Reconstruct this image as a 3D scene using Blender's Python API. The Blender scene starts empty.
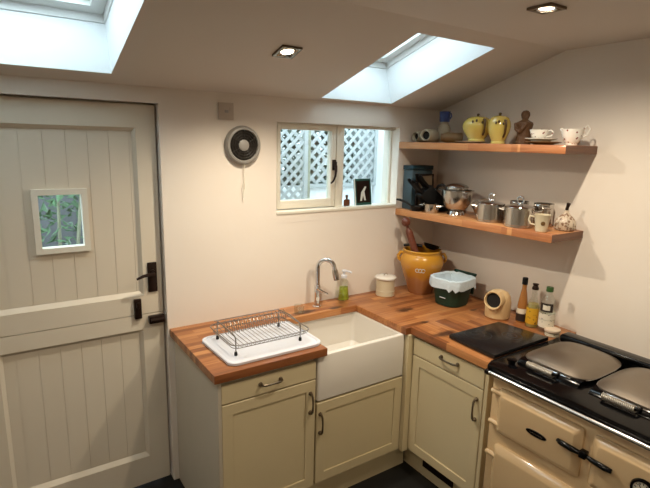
import bpy, bmesh, math, random
from mathutils import Vector, Matrix
random.seed(7)
PI = math.pi
COL = bpy.context.scene.collection

# ------------------------------------------------------------------ materials
def lin(c):
    return tuple(((v/255)/12.92 if v/255 <= .04045 else (((v/255)+.055)/1.055)**2.4) for v in c) + (1,)

def base(name):
    m = bpy.data.materials.new(name); m.use_nodes = True
    nt = m.node_tree
    return m, nt, nt.nodes['Principled BSDF']

def mat(name, rgb, rough=.5, metal=0, vary=.06, scale=8, bump=0, bscale=60, trans=0, ior=1.45, coat=0, spec=.5):
    """Procedural paint / metal / ceramic: slight noise in the colour and an optional noise bump."""
    m, nt, b = base(name)
    N, L = nt.nodes, nt.links
    tc = N.new('ShaderNodeTexCoord')
    if vary:
        n = N.new('ShaderNodeTexNoise'); n.inputs['Scale'].default_value = scale; n.inputs['Detail'].default_value = 4
        L.new(tc.outputs['Object'], n.inputs['Vector'])
        mx = N.new('ShaderNodeMix'); mx.data_type = 'RGBA'
        c = lin(rgb)
        mx.inputs[6].default_value = tuple(max(0, v*(1-vary)) for v in c[:3]) + (1,)
        mx.inputs[7].default_value = tuple(min(1, v*(1+vary)) for v in c[:3]) + (1,)
        L.new(n.outputs['Fac'], mx.inputs[0]); L.new(mx.outputs[2], b.inputs['Base Color'])
    else:
        b.inputs['Base Color'].default_value = lin(rgb)
    if bump:
        n2 = N.new('ShaderNodeTexNoise'); n2.inputs['Scale'].default_value = bscale; n2.inputs['Detail'].default_value = 3
        L.new(tc.outputs['Object'], n2.inputs['Vector'])
        bp = N.new('ShaderNodeBump'); bp.inputs['Strength'].default_value = bump; bp.inputs['Distance'].default_value = .01
        L.new(n2.outputs['Fac'], bp.inputs['Height']); L.new(bp.outputs['Normal'], b.inputs['Normal'])
    b.inputs['Roughness'].default_value = rough
    b.inputs['Metallic'].default_value = metal
    b.inputs['Transmission Weight'].default_value = trans
    b.inputs['IOR'].default_value = ior
    b.inputs['Coat Weight'].default_value = coat
    b.inputs['Coat Roughness'].default_value = .08
    b.inputs['Specular IOR Level'].default_value = spec
    return m

def ramp(N, stops, interp='LINEAR'):
    r = N.new('ShaderNodeValToRGB'); e = r.color_ramp.elements; r.color_ramp.interpolation = interp
    while len(e) < len(stops): e.new(.5)
    for k, (p, c) in enumerate(stops):
        e[k].position = p; e[k].color = lin(c)
    return r

def wood(name, dark, mid, light, axis='X', stave=.045, length=.55, switch_y=None, rough=.35, knots=False):
    """Oiled staves: brick pattern for the staves, stretched noise for the grain.
    switch_y: beyond that y the staves turn to run along Y."""
    m, nt, b = base(name); N, L = nt.nodes, nt.links
    tc = N.new('ShaderNodeTexCoord')
    def layer(ax):
        mp = N.new('ShaderNodeMapping')
        if ax == 'Y': mp.inputs['Rotation'].default_value = (0, 0, PI/2)
        L.new(tc.outputs['Object'], mp.inputs['Vector'])
        br = N.new('ShaderNodeTexBrick'); br.inputs['Scale'].default_value = 1
        br.inputs['Brick Width'].default_value = length; br.inputs['Row Height'].default_value = stave
        br.inputs['Mortar Size'].default_value = .0007; br.offset = .37
        br.inputs['Color1'].default_value = (0, 0, 0, 1); br.inputs['Color2'].default_value = (1, 1, 1, 1)
        br.inputs['Mortar'].default_value = (.1, .1, .1, 1); br.inputs['Bias'].default_value = 0
        L.new(mp.outputs['Vector'], br.inputs['Vector'])
        mp2 = N.new('ShaderNodeMapping'); mp2.inputs['Scale'].default_value = (1.2, 22, 22)
        L.new(mp.outputs['Vector'], mp2.inputs['Vector'])
        gr = N.new('ShaderNodeTexNoise'); gr.inputs['Scale'].default_value = 3; gr.inputs['Detail'].default_value = 6
        gr.inputs['Distortion'].default_value = .6
        L.new(mp2.outputs['Vector'], gr.inputs['Vector'])
        a = N.new('ShaderNodeMath'); a.operation = 'MULTIPLY_ADD'; a.inputs[1].default_value = .42; 
        L.new(br.outputs['Color'], a.inputs[0])
        g2 = N.new('ShaderNodeMath'); g2.operation = 'MULTIPLY'; g2.inputs[1].default_value = .62
        L.new(gr.outputs['Fac'], g2.inputs[0]); L.new(g2.outputs[0], a.inputs[2])
        return a.outputs[0]
    v = layer(axis)
    if switch_y is not None:
        o = layer('Y')
        sp = N.new('ShaderNodeSeparateXYZ'); L.new(tc.outputs['Object'], sp.inputs[0])
        gt = N.new('ShaderNodeMath'); gt.operation = 'LESS_THAN'; gt.inputs[1].default_value = switch_y
        L.new(sp.outputs['Y'], gt.inputs[0])
        mx = N.new('ShaderNodeMix'); L.new(gt.outputs[0], mx.inputs[0]); L.new(v, mx.inputs[2]); L.new(o, mx.inputs[3])
        v = mx.outputs[0]
    r = ramp(N, [(.12, dark), (.45, mid), (.85, light)]); L.new(v, r.inputs[0])
    out = r.outputs[0]
    if knots:
        for (kx, ky, kr) in knots:
            sp2 = N.new('ShaderNodeVectorMath'); sp2.operation = 'SUBTRACT'; sp2.inputs[1].default_value = (kx, ky, .91)
            L.new(tc.outputs['Object'], sp2.inputs[0])
            sc = N.new('ShaderNodeVectorMath'); sc.operation = 'MULTIPLY'; sc.inputs[1].default_value = (1/kr, 2.4/kr, .2)
            L.new(sp2.outputs[0], sc.inputs[0])
            no = N.new('ShaderNodeTexNoise'); no.inputs['Scale'].default_value = 30; L.new(tc.outputs['Object'], no.inputs['Vector'])
            ln = N.new('ShaderNodeVectorMath'); ln.operation = 'LENGTH'; L.new(sc.outputs[0], ln.inputs[0])
            ad = N.new('ShaderNodeMath'); ad.operation = 'ADD'; L.new(ln.outputs['Value'], ad.inputs[0]); L.new(no.outputs['Fac'], ad.inputs[1])
            mr = N.new('ShaderNodeMapRange'); mr.inputs[1].default_value = .9; mr.inputs[2].default_value = 1.5
            mr.inputs[3].default_value = .88; mr.inputs[4].default_value = 0; L.new(ad.outputs[0], mr.inputs[0])
            mk = N.new('ShaderNodeMix'); mk.data_type = 'RGBA'; mk.inputs[7].default_value = lin((50, 28, 20))
            L.new(mr.outputs[0], mk.inputs[0]); L.new(out, mk.inputs[6]); out = mk.outputs[2]
    L.new(out, b.inputs['Base Color'])
    b.inputs['Roughness'].default_value = rough; b.inputs['Coat Weight'].default_value = .15
    return m

def banded(name, axis, stops, rough=.3, coat=0, drip=0, scale=6, zlo=0, zhi=1, spots=None, spot_rgb=(60, 40, 20), sscale=30, interp='LINEAR'):
    """Colour by height along an axis (glazes, labels) broken up with noise, with optional spots."""
    m, nt, b = base(name); N, L = nt.nodes, nt.links
    tc = N.new('ShaderNodeTexCoord'); sp = N.new('ShaderNodeSeparateXYZ'); L.new(tc.outputs['Object'], sp.inputs[0])
    mr = N.new('ShaderNodeMapRange'); mr.inputs[1].default_value = zlo; mr.inputs[2].default_value = zhi
    L.new(sp.outputs[axis], mr.inputs[0])
    n = N.new('ShaderNodeTexNoise'); n.inputs['Scale'].default_value = scale; n.inputs['Detail'].default_value = 2
    mp = N.new('ShaderNodeMapping'); mp.inputs['Scale'].default_value = (1, 1, .25)
    L.new(tc.outputs['Object'], mp.inputs['Vector']); L.new(mp.outputs['Vector'], n.inputs['Vector'])
    a = N.new('ShaderNodeMath'); a.operation = 'MULTIPLY_ADD'; a.inputs[1].default_value = drip
    L.new(n.outputs['Fac'], a.inputs[0]); 
    s = N.new('ShaderNodeMath'); s.operation = 'SUBTRACT'; s.inputs[1].default_value = drip*.5
    L.new(mr.outputs[0], s.inputs[0]); L.new(s.outputs[0], a.inputs[2])
    r = ramp(N, stops, interp); L.new(a.outputs[0], r.inputs[0])
    out = r.outputs[0]
    if spots:
        vo = N.new('ShaderNodeTexVoronoi'); vo.inputs['Scale'].default_value = sscale
        L.new(tc.outputs['Object'], vo.inputs['Vector'])
        lt = N.new('ShaderNodeMath'); lt.operation = 'LESS_THAN'; lt.inputs[1].default_value = spots
        L.new(vo.outputs['Distance'], lt.inputs[0])
        mk = N.new('ShaderNodeMix'); mk.data_type = 'RGBA'; mk.inputs[7].default_value = lin(spot_rgb)
        L.new(lt.outputs[0], mk.inputs[0]); L.new(out, mk.inputs[6]); out = mk.outputs[2]
    L.new(out, b.inputs['Base Color'])
    b.inputs['Roughness'].default_value = rough; b.inputs['Coat Weight'].default_value = coat
    return m

def emit(name, rgb, strength):
    m = bpy.data.materials.new(name); m.use_nodes = True
    nt = m.node_tree; nt.nodes.clear()
    e = nt.nodes.new('ShaderNodeEmission'); o = nt.nodes.new('ShaderNodeOutputMaterial')
    e.inputs[0].default_value = lin(rgb); e.inputs[1].default_value = strength
    nt.links.new(e.outputs[0], o.inputs[0]); return m

def glass(name, tint=(255, 255, 255), refl=.08):
    """Thin window glass: mostly transparent with a weak mirror."""
    m = bpy.data.materials.new(name); m.use_nodes = True
    nt = m.node_tree; nt.nodes.clear()
    t = nt.nodes.new('ShaderNodeBsdfTransparent'); t.inputs[0].default_value = lin(tint)
    g = nt.nodes.new('ShaderNodeBsdfGlossy'); g.inputs['Roughness'].default_value = .03
    mx = nt.nodes.new('ShaderNodeMixShader'); mx.inputs[0].default_value = refl
    o = nt.nodes.new('ShaderNodeOutputMaterial')
    nt.links.new(t.outputs[0], mx.inputs[1]); nt.links.new(g.outputs[0], mx.inputs[2]); nt.links.new(mx.outputs[0], o.inputs[0])
    return m

M = {}
M['wall'] = mat('wall_paint', (231, 221, 209), .75, vary=.03, scale=2.5, bump=.25, bscale=5)
M['ceiling'] = mat('ceiling_paint', (216, 206, 195), .85, vary=.02, scale=2)
M['well'] = mat('well_paint', (236, 238, 238), .7, vary=.01)
M['door'] = mat('door_paint', (216, 205, 186), .5, vary=.03, scale=3)
M['joinery'] = mat('joinery_paint', (224, 218, 203), .42, vary=.02)
M['velux'] = mat('skylight_frame_paint', (222, 222, 218), .45, vary=.01)
M['cab'] = mat('cabinet_paint', (214, 198, 160), .45, vary=.03, scale=4)
M['cabside'] = mat('cabinet_side_paint', (200, 190, 172), .5, vary=.03)
M['plinth'] = mat('plinth_paint', (150, 140, 118), .6, vary=.05)
M['floor'] = mat('dark_slate_floor', (15, 14, 12), .6, vary=.25, scale=3, bump=.1, bscale=12)
M['oak'] = wood('oiled_oak_worktop', (84, 44, 22), (146, 88, 48), (192, 134, 82), 'X', .040, .45, switch_y=-.638,
                knots=[(-.577, -.406, .085), (-.655, -.805, .10), (-.2, -.62, .05), (-1.13, -.13, .09), (-.62, -.62, .04), (-.92, -.16, .06)])
M['oakedge'] = wood('shelf_oak', (122, 68, 38), (176, 114, 70), (206, 152, 100), 'Y', .06, .9, rough=.42)
M['endgrain'] = wood('shelf_end_oak', (60, 32, 18), (104, 62, 36), (150, 96, 58), 'X', .05, .3)
M['ceramic'] = mat('white_fireclay', (222, 216, 206), .16, vary=.01, coat=.4)
M['chrome'] = mat('chrome', (225, 226, 228), .09, 1, vary=.02)
M['steel'] = mat('brushed_steel', (196, 192, 186), .22, 1, vary=.06, scale=12)
M['coil'] = mat('coil_handle_steel', (226, 222, 214), .42, 1, vary=.03)
M['pewter'] = mat('pewter_handle', (120, 108, 92), .32, 1, vary=.15, scale=30)
M['fan_grey'] = mat('grey_plastic', (150, 146, 140), .4, vary=.03)
M['fan_dark'] = mat('dark_fan_grill', (38, 32, 26), .5, vary=.2, scale=30)
M['black'] = mat('black_enamel', (8, 8, 10), .16, vary=.1, coat=.1, spec=.22)
M['blackplastic'] = mat('black_plastic', (10, 10, 11), .45, vary=.15, spec=.3)
M['iron'] = mat('dark_bronze_ironmongery', (44, 30, 24), .4, .6, vary=.2, scale=30)
M['cream'] = mat('cream_enamel', (218, 188, 146), .22, vary=.03, scale=3, coat=.5)
M['lid'] = mat('polished_lid_steel', (146, 136, 124), .42, 1, vary=.1, scale=10)
M['slate'] = mat('black_glass_hob', (22, 23, 26), .24, vary=.2, scale=14, coat=0)
M['slate_ring'] = mat('hob_ring_print', (44, 45, 48), .3, vary=.1)
M['whiteplastic'] = mat('white_plastic', (214, 216, 224), .35, vary=.01)
M['wire'] = mat('rack_wire', (150, 146, 142), .3, 1, vary=.1)
M['enamel'] = mat('cream_enamelware', (204, 192, 164), .3, vary=.03, coat=.3)
M['green'] = mat('dark_green_plastic', (16, 52, 40), .4, vary=.1)
M['liner'] = mat('white_liner_film', (196, 212, 222), .45, vary=.05, scale=20, bump=.6, bscale=40)
M['stone'] = mat('stoneware', (212, 182, 136), .4, vary=.06, scale=14)
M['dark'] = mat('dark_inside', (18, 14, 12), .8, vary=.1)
M['china'] = banded('floral_china', 'Z', [(0, (234, 230, 222)), (1, (236, 232, 226))], .2, .5, spots=.24, spot_rgb=(140, 84, 78), sscale=50)
M['china_plain'] = mat('white_china', (232, 228, 220), .2, vary=.02, coat=.5)
M['yellow'] = banded('yellow_glaze', 'Z', [(0, (214, 198, 120)), (.5, (210, 188, 98)), (1, (204, 180, 92))], .22, .6, drip=.4, zlo=0, zhi=.15)
M['olive'] = mat('brown_olive_motif', (84, 62, 30), .3, vary=.2, scale=30)
M['ochre'] = banded('ochre_glaze', 'Z', [(0, (150, 96, 58)), (.32, (168, 112, 64)), (.40, (186, 124, 40)), (1, (200, 146, 44))],
                    .25, .5, drip=.45, scale=9, zlo=0, zhi=.3)
M['wood_dark'] = wood('dark_turned_wood', (58, 28, 20), (98, 50, 36), (128, 74, 52), 'X', .3, 2, rough=.4)
M['wood_fig'] = mat('carved_wood', (92, 64, 40), .6, vary=.35, scale=35, bump=.6, bscale=70)
M['teal'] = mat('teal_tin', (8, 42, 52), .4, vary=.1)
M['tealbody'] = mat('grey_teal_tin', (64, 82, 90), .4, vary=.15, scale=10)
M['traywood'] = mat('olive_brown_tin', (120, 104, 84), .5, vary=.2, scale=20)
M['greystone'] = mat('grey_green_stoneware', (176, 167, 146), .45, vary=.12, scale=18)
M['brownstone'] = mat('brown_stoneware', (112, 86, 52), .4, vary=.15, scale=18)
M['blue'] = banded('blue_glaze', 'Z', [(0, (44, 62, 120)), (.5, (60, 84, 150)), (1, (36, 52, 104))], .3, .4, drip=.6, zlo=0, zhi=.07)
M['garlic'] = banded('cream_brown_ceramic', 'Z', [(0, (196, 180, 160)), (1, (206, 190, 172))], .35, .3, spots=.42, spot_rgb=(132, 104, 84), sscale=60)
M['olive_glass'] = mat('green_soap', (184, 200, 70), .1, vary=.05, trans=.55, ior=1.36)
M['clear'] = glass('clear_plastic', (250, 252, 250), .12)
M['pane'] = glass('window_glass', (244, 250, 248), .05)
M['amber'] = mat('amber_vinegar', (176, 118, 62), .12, vary=.1, trans=.25)
M['oil'] = mat('pale_oil', (206, 188, 116), .1, vary=.1, trans=.5)
M['label_yellow'] = banded('yellow_label', 'Z', [(0, (200, 150, 30)), (.5, (226, 186, 60)), (1, (214, 168, 44))], .5, spots=.22, spot_rgb=(90, 60, 20), sscale=60)
M['label_white'] = banded('white_label', 'Z', [(0, (222, 214, 196)), (1, (226, 220, 204))], .5, spots=.2, spot_rgb=(90, 84, 76), sscale=60)
M['label_dark'] = mat('dark_label', (44, 34, 30), .5, vary=.3, scale=50)
M['green_cap'] = mat('green_cap', (52, 84, 40), .4)
M['jarlid'] = mat('pale_jar_lid', (206, 186, 164), .4)
M['card_green'] = mat('green_card', (26, 74, 66), .5, vary=.2, scale=20)
M['card_pale'] = mat('pale_print', (210, 214, 206), .6, vary=.1)
M['brown_glass'] = mat('brown_bottle', (92, 54, 32), .15, vary=.1)
M['trellis'] = mat('painted_trellis', (178, 184, 184), .7, vary=.05)
M['render_white'] = mat('white_outdoor_render', (236, 240, 242), .8, vary=.02, bump=.2)
M['render_grey'] = mat('grey_stone_wall', (100, 102, 106), .9, vary=.2, scale=7, bump=.4, bscale=20)
M['leaf'] = mat('green_leaf', (92, 128, 92), .5, vary=.35, scale=5)
M['leafdark'] = mat('dark_hedge_leaf', (120, 132, 118), .6, vary=.4, scale=4)
M['bark'] = mat('bark', (150, 152, 132), .9, vary=.3, scale=20)
M['paving'] = mat('yard_paving', (168, 166, 160), .9, vary=.1, scale=3)
M['lamp'] = emit('halogen_glow', (255, 226, 190), 14)
M['socket'] = mat('off_white_plastic', (188, 174, 160), .4, vary=.02)
M['cord'] = mat('white_cord', (228, 222, 206), .6)
M['dial'] = mat('white_dial', (214, 208, 192), .4)
M['rubber'] = mat('black_rubber', (16, 16, 18), .7)

# ------------------------------------------------------------------ mesh builder
class MB:
    def __init__(s): s.bm = bmesh.new()
    def box(s, x0, x1, y0, y1, z0, z1, bev=0, seg=2, mtx=None):
        xs, ys, zs = sorted((x0, x1)), sorted((y0, y1)), sorted((z0, z1))
        r = bmesh.ops.create_cube(s.bm, size=1)
        v = r['verts']
        for q in v:
            q.co = Vector((xs[0] if q.co.x < 0 else xs[1], ys[0] if q.co.y < 0 else ys[1], zs[0] if q.co.z < 0 else zs[1]))
        if bev:
            es = list({e for q in v for e in q.link_edges})
            rr = bmesh.ops.bevel(s.bm, geom=es, offset=bev, segments=seg, profile=.5, affect='EDGES')
            v = list({q for f in rr['faces'] for q in f.verts})
        if mtx is not None:
            for q in v: q.co = mtx @ q.co
        return s
    def prism(s, pts, z0, z1, axis='z', bev=0):
        """polygon (a,b) extruded; axis z: (x,y); axis y: (x,z); axis x: (y,z)"""
        def P(a, b, c):
            return {'z': (a, b, c), 'y': (a, c, b), 'x': (c, a, b)}[axis]
        lo = [s.bm.verts.new(P(a, b, z0)) for a, b in pts]; hi = [s.bm.verts.new(P(a, b, z1)) for a, b in pts]
        fs = [s.bm.faces.new(lo[::-1]), s.bm.faces.new(hi)]
        n = len(pts)
        for i in range(n): fs.append(s.bm.faces.new((lo[i], lo[(i+1) % n], hi[(i+1) % n], hi[i])))
        bmesh.ops.recalc_face_normals(s.bm, faces=fs)
        if bev:
            es = list({e for f in fs[:2] for e in f.edges})
            bmesh.ops.bevel(s.bm, geom=es, offset=bev, segments=2, profile=.5, affect='EDGES')
        return s
    def lathe(s, prof, c=(0, 0, 0), seg=32, mtx=None, squash=1):
        rings = []
        for r, z in prof:
            if r < 1e-6: rings.append([s.bm.verts.new((0, 0, z))])
            else: rings.append([s.bm.verts.new((r*math.cos(2*PI*k/seg), squash*r*math.sin(2*PI*k/seg), z)) for k in range(seg)])
        allv = [v for g in rings for v in g]; fs = []
        for a, b in zip(rings, rings[1:]):
            for k in range(seg):
                k2 = (k+1) % seg
                if len(a) == 1 and len(b) == 1: continue
                if len(a) == 1: fs.append(s.bm.faces.new((a[0], b[k2], b[k])))
                elif len(b) == 1: fs.append(s.bm.faces.new((a[k], a[k2], b[0])))
                else: fs.append(s.bm.faces.new((a[k], a[k2], b[k2], b[k])))
        bmesh.ops.recalc_face_normals(s.bm, faces=fs)
        mt = Matrix.Translation(Vector(c)) @ (mtx.to_4x4() if mtx is not None else Matrix.Identity(4))
        for v in allv: v.co = mt @ v.co
        return s
    def tube(s, pts, r, seg=8, closed=False, taper=None):
        pts = [Vector(p) for p in pts]; n = len(pts)
        t0 = (pts[1]-pts[0]).normalized()
        up = Vector((0, 0, 1)) if abs(t0.z) < .9 else Vector((1, 0, 0))
        nrm = t0.cross(up).normalized(); rings = []
        for i, p in enumerate(pts):
            if closed: t = (pts[(i+1) % n]-pts[i-1]).normalized()
            elif i == 0: t = t0
            elif i == n-1: t = (pts[i]-pts[i-1]).normalized()
            else: t = ((pts[i+1]-p).normalized()+(p-pts[i-1]).normalized()).normalized()
            nrm = (nrm - t*nrm.dot(t)).normalized(); bi = t.cross(nrm)
            rr = r if taper is None else r*taper[i]
            rings.append([s.bm.verts.new(p + rr*(math.cos(2*PI*k/seg)*nrm + math.sin(2*PI*k/seg)*bi)) for k in range(seg)])
        fs = []
        pairs = list(zip(rings, rings[1:])) + ([(rings[-1], rings[0])] if closed else [])
        for a, b in pairs:
            for k in range(seg): fs.append(s.bm.faces.new((a[k], a[(k+1) % seg], b[(k+1) % seg], b[k])))
        if not closed:
            fs.append(s.bm.faces.new(rings[0][::-1])); fs.append(s.bm.faces.new(rings[-1]))
        bmesh.ops.recalc_face_normals(s.bm, faces=fs)
        return s
    def sphere(s, c, r, sc=(1, 1, 1), seg=20):
        q = bmesh.ops.create_uvsphere(s.bm, u_segments=seg, v_segments=seg//2, radius=r)
        for v in q['verts']: v.co = Vector(c) + Vector((v.co.x*sc[0], v.co.y*sc[1], v.co.z*sc[2]))
        return s
    def grid(s, xs, ys, fill, z0, z1, fn=None):
        """rectilinear slab with holes; only outer faces; fn maps (x,y,z)->co"""
        fn = fn or (lambda x, y, z: (x, y, z)); V = {}
        def v(i, j, k):
            if (i, j, k) not in V: V[(i, j, k)] = s.bm.verts.new(fn(xs[i], ys[j], (z0, z1)[k]))
            return V[(i, j, k)]
        nx, ny = len(xs)-1, len(ys)-1
        F = lambda i, j: 0 <= i < nx and 0 <= j < ny and fill(i, j)
        fs = []
        for i in range(nx):
            for j in range(ny):
                if not F(i, j): continue
                fs.append(s.bm.faces.new((v(i,j,0), v(i,j+1,0), v(i+1,j+1,0), v(i+1,j,0))))
                fs.append(s.bm.faces.new((v(i,j,1), v(i+1,j,1), v(i+1,j+1,1), v(i,j+1,1))))
                if not F(i-1, j): fs.append(s.bm.faces.new((v(i,j,0), v(i,j,1), v(i,j+1,1), v(i,j+1,0))))
                if not F(i+1, j): fs.append(s.bm.faces.new((v(i+1,j,0), v(i+1,j+1,0), v(i+1,j+1,1), v(i+1,j,1))))
                if not F(i, j-1): fs.append(s.bm.faces.new((v(i,j,0), v(i+1,j,0), v(i+1,j,1), v(i,j,1))))
                if not F(i, j+1): fs.append(s.bm.faces.new((v(i,j+1,0), v(i,j+1,1), v(i+1,j+1,1), v(i+1,j+1,0))))
        bmesh.ops.recalc_face_normals(s.bm, faces=fs)
        return s
    def build(s, name, m, parent=None, ang=35, world=True, mods=None):
        bm = s.bm
        if parent is not None and world:
            o = Vector((0, 0, 0)); p = parent
            while p is not None: o += p.location; p = p.parent
            bmesh.ops.translate(bm, verts=bm.verts, vec=-o)
        for f in bm.faces: f.smooth = True
        lim = math.radians(ang)
        for e in bm.edges:
            if len(e.link_faces) == 2 and e.calc_face_angle(0) > lim: e.smooth = False
        me = bpy.data.meshes.new(name); bm.to_mesh(me); bm.free()
        ms = m if isinstance(m, (list, tuple)) else [m]
        for q in ms: me.materials.append(q)
        ob = bpy.data.objects.new(name, me); COL.objects.link(ob)
        if parent is not None: ob.parent = parent
        return ob

def empty(name, loc=(0, 0, 0)):
    o = bpy.data.objects.new(name, None); o.location = loc; o.empty_display_size = .05; COL.objects.link(o); return o
def tag(o, label, cat, group=None):
    o['label'] = label; o['category'] = cat
    if group: o['group'] = group
    return o
def thing(name, loc, label, cat, group=None): return tag(empty(name, loc), label, cat, group)
def struct(o): o['kind'] = 'structure'; return o
def copy_tree(o, parent=None):
    c = o.copy(); COL.objects.link(c)
    if parent is not None: c.parent = parent
    for ch in list(o.children): copy_tree(ch, c)
    return c
def rot(ax, deg): return Matrix.Rotation(math.radians(deg), 4, ax)
def arc(c, r, a0, a1, n, plane='xz'):
    out = []
    for k in range(n+1):
        a = math.radians(a0+(a1-a0)*k/n); u, v = r*math.cos(a), r*math.sin(a)
        d = {'xz': (u, 0, v), 'yz': (0, u, v), 'xy': (u, v, 0)}[plane]
        out.append(tuple(c[i]+d[i] for i in range(3)))
    return out

# ------------------------------------------------------------------ key measures (metres)
def wx(y): return .052 + .0456*y            # the right wall is a little out of square
H0, S, YF = 2.144, .304, -.902              # eaves height, roof slope, y of the fold
HC = H0 - S*YF                              # flat ceiling height
XL, YB = -3.9, -4.3
WT, WB = .91, .87
YFR = -.638

# ------------------------------------------------------------------ shell
ob = struct(MB().box(XL-.2, .3, YB-.2, .14, -.1, 0).build('floor', M['floor']))
# back wall with door and window openings (x / z grid extruded in y)
DX0, DX1, DZ = -2.79, -1.902, 2.071
WX0, WX1, WZ0, WZ1 = -1.252, -.329, 1.488, 2.012
xs = [XL-.2, DX0, DX1, WX0, WX1, .3]; zs = [0, WZ0, WZ1, DZ, 2.5]
def f(i, j):
    if i == 1 and j <= 2: return False
    if i == 3 and j == 1: return False
    return True
def top_follow(x, z, y): return (x, y, z if z < 2.4 else 2.144)
w = MB().grid(xs, zs, f, 0, .16, top_follow)
w.prism([(.0, WZ0-.055), (.0, WZ0-.056), (.05, WZ0-.056)], WX0, WX1, 'x')
struct(w.build('wall_back', M['wall']))
# right wall: follows the roof line, slightly skewed
def skewbox(mb, x_off0, x_off1, pts):
    lo = [mb.bm.verts.new((wx(y)+x_off0, y, z)) for y, z in pts]; hi = [mb.bm.verts.new((wx(y)+x_off1, y, z)) for y, z in pts]
    n = len(pts); fs = [mb.bm.faces.new(lo), mb.bm.faces.new(hi[::-1])]
    for i in range(n): fs.append(mb.bm.faces.new((lo[i], hi[i], hi[(i+1) % n], lo[(i+1) % n])))
    bmesh.ops.recalc_face_normals(mb.bm, faces=fs)
q = MB(); skewbox(q, 0, .18, [(0, 0), (YB, 0), (YB, HC), (YF, HC), (0, H0)])
struct(q.build('wall_right', M['wall']))
q = MB().prism([(0, 0), (YB, 0), (YB, HC), (YF, HC), (0, H0)], XL-.18, XL, 'x')
struct(q.build('wall_left', M['wall']))
struct(MB().box(XL-.18, .3, YB-.18, YB, 0, HC).build('wall_front', M['wall']))
# sloped ceiling with the two skylight wells; local (x, u up the slope, n outwards)
U = Vector((0, -1, S)).normalized(); NN = Vector((0, S, 1)).normalized()
def sl(x, u, n): return Vector((x, 0, H0)) + U*u + NN*n
uf = abs(YF)*math.sqrt(1+S*S)
SK1 = (-3.0, -2.13, .110, .90); SK2 = (-.982, -.448, .040, .840)
xs = [XL-.18, SK1[0], SK1[1], SK2[0], SK2[1], .3]
us = sorted([-.12, SK2[2], SK1[2], SK2[3], SK1[3], uf])
def f(i, j):
    um = (us[j]+us[j+1])/2
    if i == 1 and SK1[2] < um < SK1[3]: return False
    if i == 3 and SK2[2] < um < SK2[3]: return False
    return True
def sm(x, u, n): return sl(x, u, n)
ce = MB().grid(xs, us, f, 0, .001, sm)
ce.box(XL-.18, .3, YB-.18, YF, HC, HC+.1)
struct(ce.build('ceiling', M['ceiling']))
def well(name, sk, dep=.225):
    x0, x1, u0, u1 = sk
    struct(MB().grid([x0-.1, x0, x1, x1+.1], [u0-.03, u0, u1, u1+.05], lambda i, j: not (i == 1 and j == 1), .0015, dep,
              sm).build(name, M['well']))
well('trim_1', SK1); well('trim_2', SK2)
def skylight(n, sk):
    x0, x1, u0, u1 = sk
    root = struct(empty(f'window_{n}', tuple(sl((x0+x1)/2, (u0+u1)/2, .3))))
    g = lambda a, b, n0, n1: MB().grid([x0-a, x0+b, x1-b, x1+a], [u0-a, u0+b, u1-b, u1+a], lambda i, j: not (i == 1 and j == 1), n0, n1, sm)
    g(.08, .006, .226, .31).build('window_frame', M['velux'], root)
    g(-.007, .065, .262, .315).build('sash', M['velux'], root)
    g(-.066, .075, .285, .30).build('glazing_bead', M['fan_grey'], root)
    MB().grid([x0+.066, x1-.066], [u0+.066, u1-.066], lambda i, j: True, .303, .307, sm).build('pane', M['pane'], root)
skylight(2, SK1); skylight(3, SK2)

# ------------------------------------------------------------------ casement window
root = struct(empty('window_1', ((WX0+WX1)/2, .08, WZ0)))
fr = MB()
fr.box(WX0, WX0+.022, .04, .10, WZ0, WZ1, .003).box(WX1-.014, WX1, .070, .10, WZ0, WZ1, .003)
fr.box(WX0, WX1, .04, .10, WZ1-.018, WZ1, .003).box(WX0, WX1, -.006, .10, WZ0-.004, WZ0+.016, .004)
fr.box(-.812, -.755, .035, .10, WZ0, WZ1, .004)
fr.build('window_frame', M['joinery'], root)
cs = MB()
a0, a1, b0, b1 = WX0+.024, -.814, WZ0+.022, WZ1-.013
cs.box(a0, a0+.024, .038, .085, b0, b1, .004).box(a1-.036, a1, .038, .085, b0, b1, .004)
cs.box(a0+.02, a1-.03, .038, .085, b0, b0+.05, .004).box(a0+.02, a1-.03, .038, .085, b1-.026, b1, .004)
c = cs.build('casement', M['joinery'], root)
MB().box(a0+.02, a1-.03, .060, .064, b0+.045, b1-.02).build('pane', M['pane'], c)
MB().box(-.757, WX1-.012, .085, .089, WZ0+.015, WZ1-.015).build('pane', M['pane'], root)
h = MB().box(-.843, -.817, .026, .038, 1.735, 1.80, .004)
h.box(-.837, -.821, .012, .028, 1.75, 1.79, .003)
h.tube([(-.829, .016, 1.765), (-.832, .008, 1.73), (-.837, .006, 1.70), (-.847, .010, 1.672), (-.863, .016, 1.655)], .008, 8, taper=[1.3, 1.1, .9, .8, .6])
h.build('window_latch', M['iron'], root)

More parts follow.
